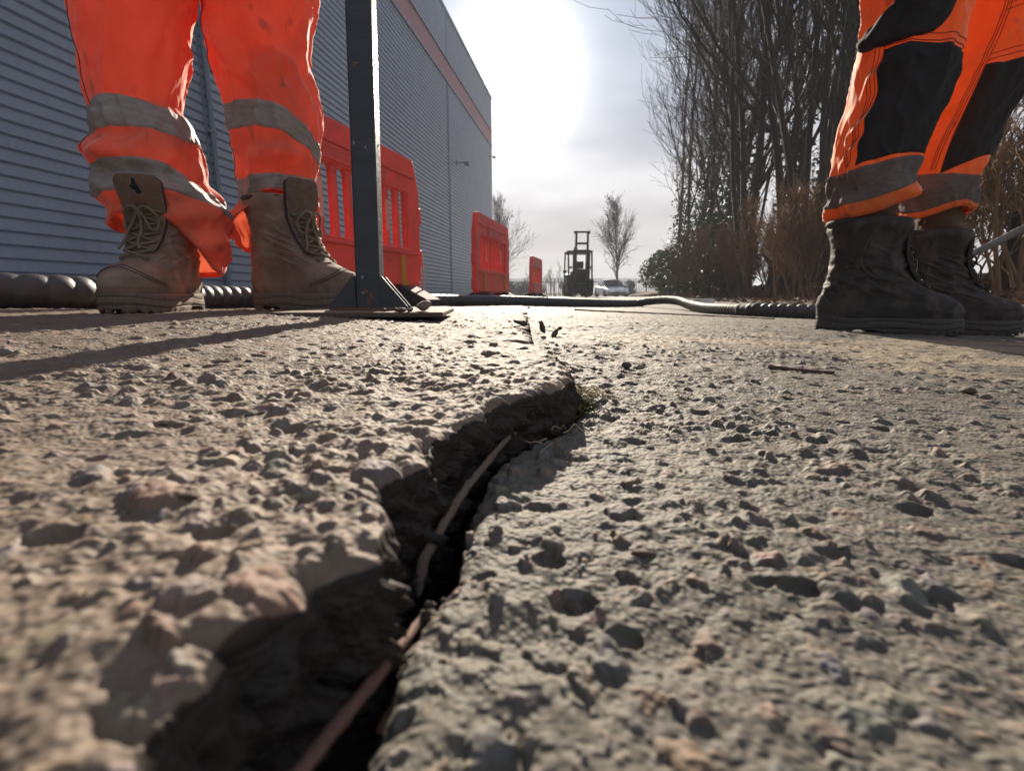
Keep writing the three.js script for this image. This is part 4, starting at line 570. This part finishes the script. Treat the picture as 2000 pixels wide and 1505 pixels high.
function boot(parent, { seed, top = 0.232, col, leather, sole, lace, logo, bow, scale = 1, wear = 1, flare = 0, lean = 0.01, rise = 0.03 }) {
  const b = new THREE.Group(); b.name = 'boot'; parent.add(b); b.scale.setScalar(scale);
  const up = sheet(140, 120, (u, v, p) => {
    const inside = v > 0.93, y = inside ? lerp(top, top - 0.05, (v - 0.93) / 0.07) : lerp(0.02, top, v / 0.93), a = u * TAU, front = Math.max(0, Math.cos(a));
    bootPoint(u, y, p, 0); const cr = smooth(0.075, 0.1, y) * (1 - smooth(0.16, 0.21, y));
    let d = 0.0011 * n3(p.x * 60 + seed, y * 60, p.z * 60) + 0.0042 * fbm3(p.x * 24 + seed, y * 24, p.z * 24, 4);
    d += wear * cr * (0.3 + 0.7 * front + 0.45 * Math.abs(Math.sin(a))) * (0.0062 * (Math.pow(1 - Math.abs(n3(p.x * 12 + seed, y * 80 + p.z * 30, p.z * 20)), 3) - 0.4) + 0.003 * (Math.pow(1 - Math.abs(n3(p.x * 34 + seed, y * 120 - p.z * 40, p.z * 40 + 3)), 4) - 0.3));
    if (y > 0.05 && y < 0.062) d += 0; if (p.z > 0.118 && y < 0.1) d += 0.0016; // toe cap edge
    if (p.z < -0.03 && y < 0.11) d += 0.0014; // heel counter
    d += flare * smooth(0.19, 0.24, y) * (0.4 + 0.6 * Math.abs(Math.sin(a)));
    if (y > top - 0.03) d += 0.004 * Math.sin(clamp((y - top + 0.03) / 0.03) * PI) * (1 - front);
    if (front > 0.5 && y > 0.15) d -= (front - 0.5) * 0.012 * smooth(0.15, 0.2, y);
    if (inside) d -= 0.008 * Math.sin(Math.min(1, (v - 0.93) / 0.035) * PI / 2);
    bootPoint(u, y - (inside ? 0 : (1 - front) * 0.006 * smooth(0.2, top, y) * Math.cos(a * 2)), p, d);
  }, { wrap: true, color: (u, v, p, c) => { const g = fbm3(p.x * 30 + seed, p.y * 30, p.z * 30, 4), dust = smooth(-0.1, 0.4, fbm3(p.x * 60, p.y * 25 + seed, p.z * 60, 3)); for (let q = 0; q < 3; q++) c[q] = lerp(col[q] * (1 + 0.55 * g), [0.26, 0.2, 0.15][q], dust * (col[0] > 0.08 ? 0.55 : 0.16)); }, uvScale: [1, 0.5], flip: true });
  part('upper', up, leather, b);
  // sole: outline a little wider than the upper, raised waist, lugs cut round the rim
  const solePt = (u, t, p) => { const prof = table([[0, 0.001, 0.004], [0.08, 0.0, 0.0065], [0.36, 0.0125, 0.0085], [0.42, 0.0135, 0.0052], [0.48, 0.0155, 0.0052], [0.54, 0.0165, 0.0085], [0.74, 0.026, 0.0078], [0.79, 0.0272, 0.0052], [0.84, 0.029, 0.0072], [0.92, 0.034, 0.0074], [0.97, 0.0365, 0.005], [1, 0.038, 0.0]], t); bootPoint(u, 0.032, p, prof[1]); const z = p.z; let y = prof[0]; const arch = smooth(-0.055, -0.04, z) * (1 - smooth(0.0, 0.03, z)); if (y < 0.016) { y = Math.max(y, arch * 0.012); const lug = Math.sin(z * 330 + Math.sign(p.x) * 0.4) > 0.45 || (Math.abs(p.x) < 0.02 && Math.sin(p.x * 300) > 0.5); if (lug && t < 0.4) { p.x *= 0.955; p.z *= 0.99; y = Math.max(y, 0.006); } } y += 0.012 * smooth(0.13, 0.2, z) * (1 - y / 0.04) * 0.5; p.y = y + (t > 0.5 && t < 0.9 ? 0.0035 * Math.sin(z * 34 + 0.8) : 0) + 0.006 * smooth(-0.05, -0.1, z) * (t > 0.7 ? 1 : 0); };
  const so = merged([sheet(180, 26, (u, v, p) => solePt(u, v, p), { wrap: true, uvScale: [3, 0.3], flip: true }), sheet(60, 3, (u, v, p) => { solePt(u, 0, p); p.x *= v; p.z *= v; p.y = 0.0008; }, { wrap: true, flip: true })]);
  part('sole', so, sole, b);
  // tongue
  const tq = (u, v, t, p) => { const y = lerp(0.118, top + rise, v), zf = table(upperRows, Math.min(y, 0.2))[0], w = lerp(0.026, 0.042, Math.pow(v, 0.7)) * (v > 0.9 ? Math.sqrt(1 - Math.pow((v - 0.9) / 0.1, 2) * 0.45) : 1), x = (u * 2 - 1) * w; p.set(x, y, zf + 0.001 + lean * smooth(0.45, 1, v) - 7.5 * x * x + t + 0.001 * n3(x * 80, y * 70, seed)); };
  part('tongue', sheet(20, 30, (u, v, p) => tq(u, v, 0.004, p)), logo ? std(0.62, 0.6, 0.58, 0.9, { map: tongueLogo, bumpMap: rep(grainBump, 2, 3), bumpScale: 0.0006 }) : lace === W.blackLace ? W.collar : std(0.17, 0.115, 0.085, 0.9, { map: rep(blotch, 1, 2) }), b, logo ? 'tongue with a dark dog-head badge and lettering' : undefined);
  const back = []; back.push(sheet(20, 30, (u, v, p) => tq(u, v, -0.004, p))); for (const e of [0, 1]) back.push(sheet(1, 30, (u, v, p) => tq(e, v, u ? 0.004 : -0.004, p))); back.push(sheet(20, 1, (u, v, p) => tq(u, 1, v ? 0.004 : -0.004, p)));
  part('tongue_lining', back, W.collar, b);
  // eyelet stays, eyelets and laces
  const eye = (s, y) => { const zf = table(upperRows, y)[0]; const x = s * lerp(0.022, 0.029, smooth(0.1, 0.2, y)); return V(x, y, zf - 9 * x * x + 0.0045 + 0.003 * smooth(0.1, 0.11, y)); };
  const ys = [0.103, 0.118, 0.135, 0.153, 0.172, 0.192];
  for (const y of ys) for (const s of [-1, 1]) { const e = eye(s, y); part('eyelet', new THREE.TorusGeometry(0.0032, 0.0011, 6, 12).rotateX(-0.5).rotateY(s * 0.55).translate(e.x, e.y, e.z + 0.0006), W.eyelet, b); }
  const lr = 0.0023, R = rngOf(seed * 7 + 1), strand = (list, r = lr) => tube(curve(list.map((q) => [q.x, q.y, q.z]), list.length * 7), (t, a, s) => r * (1 + 0.16 * Math.sin(s * 1900 + a)), 7);
  const lc = [];
  for (let k = 0; k < ys.length - 1; k++) for (const s of [-1, 1]) { const a = eye(s, ys[k]), c = eye(-s, ys[k + 1]), m = a.clone().lerp(c, 0.5); m.z += 0.0075 + (s > 0 ? 0.003 : 0); m.y += 0.001; lc.push(strand([a, a.clone().lerp(m, 0.5).setZ((a.z + m.z) / 2 + 0.002), m, c.clone().lerp(m, 0.5).setZ((c.z + m.z) / 2 + 0.002), c])); }
  const k0 = eye(0, ys[bow ? 5 : 4]); k0.z += 0.014; k0.y += 0.002;
  for (const s of [-1, 1]) lc.push(strand([eye(s, ys[5]), k0.clone().lerp(eye(s, ys[5]), 0.5).add(V(0, 0.002, 0.004)), k0]));
  part('lace', lc, lace, b);
  const onVamp = (x, y, lift) => V(x, y, table(upperRows, y)[0] - 7 * x * x + 0.008 + lift);
  if (bow) for (const s of [-1, 1]) { // limp loop and loose end lying on the boot
    part('lace_loop', strand([k0, k0.clone().add(V(s * 0.012, 0.005, 0.002)), k0.clone().add(V(s * 0.023, -0.002, -0.001)), onVamp(s * 0.029, k0.y - 0.018, 0.006), onVamp(s * 0.026, k0.y - 0.036, 0.006), onVamp(s * 0.017, k0.y - 0.035, 0.007), onVamp(s * 0.009, k0.y - 0.016, 0.009), k0.clone().add(V(0, 0.001, 0.003))], 0.0025), lace, b);
    part('lace_end', strand([k0.clone().add(V(0, 0, 0.002)), onVamp(s * 0.006 - 0.004, k0.y - 0.02, 0.009), onVamp(s * 0.012 - 0.008, k0.y - 0.042, 0.009), onVamp(s * 0.013 - 0.012, k0.y - 0.06, 0.008), onVamp(s * 0.02 - 0.014, k0.y - 0.074, 0.006)], 0.0024), lace, b);
  } else part('lace_end', strand([k0, k0.clone().add(V(0.016, -0.01, 0.02)), k0.clone().add(V(0.03, -0.05, 0.032)), k0.clone().add(V(0.03, -0.1, 0.05))], 0.002), lace, b);
  // padded collar
  part('collar', tube(Array.from({ length: 41 }, (_, i) => { const u = 0.13 + 0.74 * i / 40, p = bootPoint(u, top - 0.004, V(0, 0, 0), flare * 0.7 - 0.001); return p.clone(); }), (t) => 0.0075 * Math.sqrt(Math.max(0, Math.sin(PI * t))), 8), W.collar, b, 'padded dark collar');
  part('stitching', [0.0, 0.004].map((o) => tube(Array.from({ length: 41 }, (_, i) => { const u = -0.19 + 0.38 * i / 40, y = 0.088 - 0.034 * Math.pow(Math.abs(i / 20 - 1), 1.5); return bootPoint((u + 1) % 1, y - o, V(0, 0, 0), 0.0032).clone(); }), 0.0007, 4)), W.thread, b);
  const th = col[0] > 0.08 ? W.threadPale : W.threadGrey;
  for (const s of [1, -1]) for (const o of [0, 0.004]) part('stitching', tube(new THREE.CatmullRomCurve3([[0.115, 0.098], [0.15, 0.112 + o], [0.2, 0.118 + o], [0.27, 0.128 + o], [0.31, 0.155 + o], [0.3, 0.19], [0.27, top - 0.02]].map(([u, y]) => bootPoint(s > 0 ? u : 1 - u, y, V(0, 0, 0), 0.0022 + flare * smooth(0.19, 0.24, y) * 0.8).clone())).getPoints(50), 0.0009, 4), th, b);
  part('heel_guard', sheet(40, 14, (u, v, p) => { const w = lerp(0.38, 0.62, u), h = lerp(0.036, 0.036 + 0.055 * (1 - Math.pow(Math.abs(u * 2 - 1), 2) * 0.75), v), e = u === 0 || u === 1 || v === 1 ? 0.001 : 0.0042; bootPoint(w, h, p, e + 0.0006 * Math.sin(v * 14)); }, { flip: true }), sole, b);
  return b;
}
// ---------------------------------------------------------------- worker in red-orange trousers and tan boots
{
  const w = thing('person', 'worker in dirty red-orange hi-vis trousers with two reflective bands and tan lace-up boots', 'person');
  const rowsA = [[0.9, -0.66, 0.14], [0.692, -0.678, 0.129], [0.644, -0.682, 0.116], [0.595, -0.685, 0.106], [0.562, -0.688, 0.101], [0.520, -0.694, 0.093], [0.486, -0.698, 0.087], [0.455, -0.690, 0.094], [0.426, -0.685, 0.098], [0.407, -0.690, 0.110], [0.380, -0.686, 0.112], [0.353, -0.688, 0.107], [0.325, -0.668, 0.12], [0.298, -0.655, 0.122], [0.270, -0.652, 0.118], [0.232, -0.65, 0.112], [0.203, -0.648, 0.106], [0.178, -0.648, 0.094]];
  const rowsB = [[0.9, -0.5, 0.14], [0.767, -0.499, 0.123], [0.713, -0.502, 0.118], [0.667, -0.506, 0.112], [0.620, -0.508, 0.105], [0.572, -0.500, 0.100], [0.534, -0.489, 0.099], [0.504, -0.483, 0.097], [0.464, -0.484, 0.095], [0.424, -0.487, 0.091], [0.383, -0.487, 0.085], [0.352, -0.489, 0.080], [0.320, -0.498, 0.082], [0.294, -0.514, 0.089], [0.267, -0.520, 0.084], [0.240, -0.517, 0.072], [0.212, -0.507, 0.06]];
  const RED = [0.95, 0.19, 0.095];
  const ring = (b, l, f, r) => (u) => { const a = u * TAU, c = Math.cos(a), s = Math.sin(a); return (c > 0 ? b : f) * c * c + (s > 0 ? l : r) * s * s; };
  const hemA = ring(0.165, 0.25, 0.285, 0.172), hemB = ring(0.2, 0.222, 0.338, 0.345);
  const SA = legSurface({ rows: rowsA, z: -1.03, shift: -0.042, slim: 0.88, deep: 0.84, seed: 3.1, folds: 1.1, creases: [[0.3, 0.41, 0.42, -0.06, 0.009, 0.03], [0.33, 0.37, 0.3, 0.04, 0.006, 0.025], [0.72, 0.6, -0.05, -0.16, 0.005, 0.02], [0.68, 0.34, 0.06, -0.12, 0.006, 0.025]] });
  const SB = legSurface({ rows: rowsB, z: -1.12, shift: -0.02, slim: 0.93, deep: 0.85, seed: 8.4, folds: 1.2, creases: [[0.36, 0.66, 0.14, -0.12, 0.011, 0.03], [0.5, 0.545, 0.16, 0.06, 0.008, 0.025], [0.34, 0.6, 0.03, -0.18, 0.01, 0.02], [0.4, 0.4, 0.3, 0.02, 0.008, 0.03], [0.62, 0.62, 0.1, -0.12, 0.006, 0.022]] });
  part('trousers', [legMesh(SA, hemA, 0.9, RED, 1), legMesh(SB, hemB, 0.9, RED, 2), pelvis(-0.66, -0.5, -1.0, -1.1, 0.84, 1.08, 0.23, 0.16, RED)], W.orangeRed, w);
  const cA = (u) => 0.004 * Math.sin(u * 14), bump = (c, w2, u) => Math.exp(-(((u - c) / w2) ** 2));
  part('reflective_band', bandMesh(SA, (u) => 0.432 - 0.006 * bump(0.7, 0.1, u) + cA(u), (u) => 0.489 - 0.012 * bump(0.7, 0.12, u) + cA(u)), W.band, w, 'grey reflective band, upper');
  part('reflective_band', bandMesh(SA, (u) => 0.318 - 0.035 * smooth(0.6, 0.85, u) + cA(u), (u) => 0.374 - 0.05 * smooth(0.58, 0.85, u) + cA(u)), W.band, w, 'grey reflective band, lower');
  part('reflective_band', bandMesh(SB, (u) => 0.455 + 0.008 * bump(0.45, 0.08, u) - 0.055 * smooth(0.54, 0.82, u) * (u < 0.9 ? 1 : 1 - smooth(0.9, 1, u)), (u) => 0.506 + 0.006 * bump(0.45, 0.08, u) - 0.07 * smooth(0.52, 0.82, u) * (u < 0.9 ? 1 : 1 - smooth(0.9, 1, u))), W.band, w, 'grey reflective band, upper');
  part('reflective_band', bandMesh(SB, (u) => Math.max(hemB(u) + 0.006, 0.326 + cA(u)), (u) => Math.max(hemB(u) + 0.03, 0.372 + cA(u))), W.band, w, 'grey reflective band, lower');
  for (const S of [SA, SB]) part('seam', seamAlong(S, (y) => 0.34 + 0.012 * Math.sin(y * 30), 0.32, 0.72, 0.0008), W.thread, w);
  const T = [0.225, 0.152, 0.113];
  const b1 = boot(w, { seed: 2, col: T, leather: W.tan, sole: W.tanSole, lace: W.lace, logo: true, bow: true, scale: 0.96, flare: 0.0, lean: 0.02, rise: 0.024 }); b1.position.set(-0.688, leftY(-0.69, 0.95) - 0.0025, -0.985); b1.rotation.y = 0.16;
  const b2 = boot(w, { seed: 5, col: T, leather: W.tan, sole: W.tanSole, lace: W.lace, logo: false, bow: true, scale: 1.04, flare: 0.004 }); b2.position.set(-0.495, leftY(-0.5, 1.08) - 0.0025, -1.1); b2.rotation.y = 1.12;
}
// ---------------------------------------------------------------- worker in orange trousers with black knee panels and black boots
{
  const w = thing('person', 'worker in orange hi-vis trousers with black knee panels and worn black boots', 'person');
  const rowsC = [[0.95, 0.84, 0.13], [0.750, 0.791, 0.11], [0.697, 0.784, 0.1], [0.652, 0.780, 0.098], [0.607, 0.775, 0.096], [0.560, 0.772, 0.098], [0.513, 0.767, 0.094], [0.475, 0.755, 0.091], [0.435, 0.746, 0.088], [0.406, 0.742, 0.085], [0.376, 0.741, 0.084], [0.335, 0.747, 0.085], [0.305, 0.748, 0.086], [0.279, 0.752, 0.084]];
  const rowsD = [[0.97, 1.12, 0.13], [0.837, 1.121, 0.12], [0.777, 1.115, 0.118], [0.726, 1.112, 0.115], [0.674, 1.103, 0.111], [0.621, 1.088, 0.104], [0.567, 1.070, 0.101], [0.523, 1.055, 0.097], [0.478, 1.040, 0.099], [0.445, 1.032, 0.096], [0.410, 1.026, 0.090], [0.364, 1.023, 0.085], [0.329, 1.030, 0.08], [0.3, 1.035, 0.076]];
  const ORA = [0.93, 0.235, 0.035];
  const hemC = (u) => 0.302 + 0.02 * Math.sin(u * TAU) * -1 + 0.018 * smooth(0.4, 0.75, u), hemD = (u) => 0.318 + 0.012 * Math.sin(u * TAU * 2 + 1);
  const SC = legSurface({ rows: rowsC, z: -1.08, shift: 0.02, deep: 0.92, seed: 14.2, folds: 1.0, creases: [[0.3, 0.62, 0.12, 0.1, 0.01, 0.022], [0.28, 0.52, 0.14, 0.08, 0.009, 0.02], [0.27, 0.44, 0.12, 0.06, 0.009, 0.02], [0.26, 0.39, 0.1, 0.05, 0.008, 0.018]] });
  const SD = legSurface({ rows: rowsD, z: -1.23, slim: 0.86, deep: 0.92, seed: 19.7, folds: 1.0, creases: [[0.29, 0.6, 0.14, 0.09, 0.01, 0.022], [0.28, 0.52, 0.12, 0.05, 0.012, 0.02], [0.27, 0.47, 0.12, 0.05, 0.008, 0.02]] });
  part('trousers', [legMesh(SC, hemC, 0.95, ORA, 5), legMesh(SD, hemD, 0.97, ORA, 6), pelvis(0.84, 1.12, -1.08, -1.23, 0.9, 1.12, 0.27, 0.19, ORA)], W.orange, w);
  part('knee_panel', bandMesh(SC, (u) => 0.392 + 0.012 * Math.sin((u - 0.4) * 9), (u) => 0.596 - 0.05 * Math.max(0, u - 0.45), 0.34, 0.7, 0.003, 70, 60), W.blackCloth, w, 'black knee panel');
  part('knee_panel', bandMesh(SD, (u) => 0.412 + 0.03 * Math.sin((u - 0.45) * 8), (u) => 0.622 + 0.14 * Math.max(0, u - 0.45), 0.4, 0.7, 0.003, 70, 60), W.blackCloth, w, 'black knee panel');
  part('cuff', bandMesh(SC, (u) => hemC(u) + 0.028, (u) => 0.388 + 0.012 * Math.sin(u * TAU * 1.5 + 2.2), 0, 1, 0.0028), W.cuffCloth, w, 'scuffed grey-brown cuff');
  part('cuff', bandMesh(SD, (u) => hemD(u) + 0.014, (u) => 0.404 + 0.008 * Math.sin(u * TAU + 1), 0, 1, 0.0028), W.cuffCloth, w, 'scuffed grey-brown cuff');
  // black pocket flap bent round the thigh
  const flapRows = [[0.602, 0.3, 0.4], [0.606, 0.255, 0.45], [0.612, 0.235, 0.485], [0.622, 0.225, 0.508], [0.634, 0.228, 0.522], [0.644, 0.245, 0.528], [0.652, 0.28, 0.53], [0.658, 0.32, 0.53], [0.665, 0.347, 0.53], [0.70, 0.352, 0.53], [0.78, 0.35, 0.53]];
  const flap = (t) => sheet(40, 60, (u, v, p) => { const y = lerp(0.602, 0.78, Math.pow(v, 1.4)), [a, b] = table(flapRows, y), q = u * 2 - 1, e = Math.min(1, (1 - Math.abs(q)) * 5, v * 12); SC(lerp(a, b, u), y, p, 0.0012 + t * Math.sqrt(e)); }, { flip: true });
  part('pocket_flap', [flap(0.011), flap(0.004)], W.blackCloth, w, 'black pocket flap with a rounded end');
  for (const o of [0, 0.012, 0.022]) { part('seam', seamAlong(SC, (y) => 0.33 - o + 0.1 * (y - 0.5), 0.385, 0.61, 0.0007), W.thread, w); part('seam', seamAlong(SD, (y) => 0.392 - o * 0.8 + 0.1 * (y - 0.55), 0.41, 0.78, 0.0007), W.thread, w); }
  for (const o of [0, 0.012]) part('seam', seamLine(SC, [[0.31, 0.602 + o], [0.7, 0.592 + o]], 0.0007), W.thread, w);
  for (const o of [0, 0.012]) { part('seam', seamLine(SD, [[0.4, 0.63 + o], [0.7, 0.665 + o]], 0.0007), W.thread, w); part('seam', seamLine(SD, [[0.4, 0.725 + o], [0.7, 0.765 + o]], 0.0007), W.thread, w); }
  const K = [0.022, 0.0195, 0.019];
  const b1 = boot(w, { seed: 11, col: K, leather: W.black, sole: W.blackSole, lace: W.blackLace, logo: false, bow: false, scale: 0.96, top: 0.25, flare: 0.006, lean: 0, rise: -0.012 }); b1.position.set(0.785, rightY(0.82, 1.07) - 0.0025, -1.075); b1.rotation.y = 1.42;
  const b2 = boot(w, { seed: 13, col: K, leather: W.black, sole: W.blackSole, lace: W.blackLace, logo: false, bow: false, scale: 1.0, top: 0.25, flare: 0.006, lean: 0, rise: -0.012 }); b2.position.set(1.06, rightY(1.1, 1.2) - 0.0025, -1.235); b2.rotation.y = 1.3;
  for (const [x, z] of [[0.772, -1.078], [1.045, -1.232]]) part('sock', sheet(40, 20, (u, v, p) => { const a = u * TAU, r = 0.04 + 0.006 * fbm3(Math.cos(a) * 3, Math.sin(a) * 3, v * 9, 3); p.set(x + r * Math.cos(a), 0.255 + 0.09 * v, z + r * 1.05 * Math.sin(a)); }, { wrap: true }), W.sock, w, 'frayed brown sock');
}

// ================================================================ SMALL THINGS in and about the crack
function twig(pts, r0, r1, sides = 8, seed = 1) { return tube(curve(pts, 40), (t, a, s) => lerp(r0, r1, t) * (1 + 0.34 * n3(Math.cos(a) * 1.6 + seed, Math.sin(a) * 1.6, s * 230) + 0.22 * n3(Math.cos(a) * 5, Math.sin(a) * 5 + seed, s * 600)), sides, { uvLen: 20 }); }
solo('twig', [twig([[0.006, 0.0705, -0.203], [0.0, 0.0735, -0.19], [-0.008, 0.0725, -0.163], [-0.0155, 0.0700, -0.137], [-0.0215, 0.065, -0.114], [-0.0225, 0.0615, -0.107]], 0.0009, 0.0015, 10, 3)], M.stick, 'pale bark-stripped twig leaning across the crack', 'twig');
solo('twig', [twig([[-0.0185, 0.0635, -0.0905], [-0.0212, 0.0655, -0.0775], [-0.0245, 0.0685, -0.062], [-0.0268, 0.071, -0.05], [-0.028, 0.073, -0.04], [-0.03, 0.07, -0.02]], 0.0009, 0.0014, 10, 9)], M.stickRed, 'reddish-brown root running along the bottom of the crack', 'twig');
solo('twig', [twig([[-0.0165, 0.064, -0.089], [-0.019, 0.062, -0.076], [-0.0215, 0.06, -0.066]], 0.0008, 0.0006, 6, 19)], M.rust, 'thin rusty-brown rootlet beside the reddish root', 'twig');
{
  const R = rngOf(404);
  const strands = (x, y, D, n, len, r, label) => { const l = []; for (let k = 0; k < n; k++) { const a = R() * TAU, p = [x + (R() - 0.5) * 0.02, y + R() * 0.003, -D + (R() - 0.5) * 0.03], q = []; for (let i = 0; i < 5; i++) { q.push([p[0] + Math.cos(a + i * 0.3 * (R() - 0.5)) * len * i / 4, p[1] + 0.004 * Math.sin(i / 4 * PI) * R() + 0.0012, p[2] + Math.sin(a) * len * i / 4]); } l.push(tube(curve(q, 10), (t) => r * (1 - 0.6 * t), 5)); } const m = part(numbered('dry_grass'), l, M.straw, scene); m.userData.kind = 'stuff'; m.userData.label = label; };
  strands(0.047, rightY(0.047, 0.29) + 0.001, 0.29, 26, 0.016, 0.00045, 'dry grass stems caught at the end of the crack');
  strands(0.015, rightY(0.015, 0.2) + 0.001, 0.2, 6, 0.01, 0.0003, 'dry grass stems by the pale twig');
  const moss = part(numbered('moss'), leafQuads(420, (Rr, p) => { const D = 0.262 + 0.05 * Rr(); p.set(0.036 + 0.012 * Rr(), 0.056 + 0.015 * Rr(), -D); }, 0.0016, 12, 1), M.moss, scene); moss.userData.kind = 'stuff'; moss.userData.label = 'yellow-green moss at the end of the crack';
  // crumbs of concrete caught in the crack
  for (let k = 0; k < 12; k++) { const D = 0.086 + 0.014 * R(), m = solo('pebble', stoneGeo(k + 600, 2, 0.6), M.stones[k % 6], 'crumb of concrete wedged in the crack above the reddish root', 'pebble', 'crumbs wedged in the crack'); m.scale.set(0.001 + 0.002 * R(), 0.0008 + 0.001 * R(), 0.001 + 0.0012 * R()); m.position.set(lerp(lipX(D) + 0.003, edgeX(D), 0.35 + 0.6 * R()), 0.061 + 0.007 * R(), -D); m.rotation.set(R() * 6, R() * 6, 0); }
  const loose = [[0.1, 0.414, 0.0062, 0.75, 4, 'dark angular stone lying on the lower slab beyond the dry grass'], [0.117, 0.425, 0.003, 0.8, 1, 'small grey stone beside the dark angular stone'], [0.35, 0.362, 0.006, 0.7, 0, 'flat tan stone lying on the pale patch'], [0.345, 0.342, 0.005, 0.8, 2, 'pinkish stone beside the flat tan stone'], [0.052, 0.87, 0.007, 0.6, 4, 'dark clod lying in the yard beyond the wood splinters'], [0.09, 2.6, 0.012, 0.7, 4, 'small dark clod in front of the smooth hose']];
  loose.forEach(([x, D, s, f, k, label], i) => { const m = solo('pebble', stoneGeo(700 + i, 2, f), M.stones[k], label, 'pebble'); m.scale.set(s, s * 0.8, s * 0.8); m.position.set(x, surf(x, D) + s * 0.35, -D); m.rotation.y = i; });
  const y7 = surf(0.05, 0.66);
  [[0.042, 0.01, -0.663, 0.0045, 0.0105, 0.004, 0.2, 'dark wood chip standing upright at the step'], [0.058, 0.003, -0.655, 0.014, 0.0035, 0.006, 0.5, 'dark wood chip lying flat beside the upright one'], [0.066, 0.009, -0.668, 0.008, 0.0028, 0.005, -0.4, 'small wood chip lying behind the flat one'], [0.012, 0.004, -0.655, 0.012, 0.004, 0.006, 0.2, 'broken chip of dark concrete lying on the raised slab']].forEach(([x, dy, z, a, b, c2, rz, label], k) => { const m = solo('wood_chip', stoneGeo(820 + k, 2, 1), M.darkLeaf, label, 'chip'); m.position.set(x, (x < 0.02 ? surf(x, 0.655) : y7) + dy, z); m.scale.set(a, b, c2); m.rotation.set(0.2, k, rz); });
  solo('twig', twig([[0.235, surf(0.235, 0.437) + 0.003, -0.437], [0.262, surf(0.26, 0.428) + 0.002, -0.428], [0.285, surf(0.285, 0.42) + 0.0025, -0.42]], 0.0018, 0.0011, 7, 31), M.stickRed, 'short dark twig lying on the pale patch', 'twig');
  solo('twig', twig([[0.32, surf(0.3, 2.5) + 0.004, -2.5], [0.8, surf(0.8, 2.46) + 0.005, -2.46], [1.3, surf(1.3, 2.4) + 0.004, -2.4]], 0.0045, 0.003, 7, 37), M.stickRed, 'long thin dark stick lying across the yard before the hose', 'twig');
}
scene.traverse((o) => { if (o.isMesh) { o.castShadow = true; o.receiveShadow = true; } });
renderer.render(scene, camera);
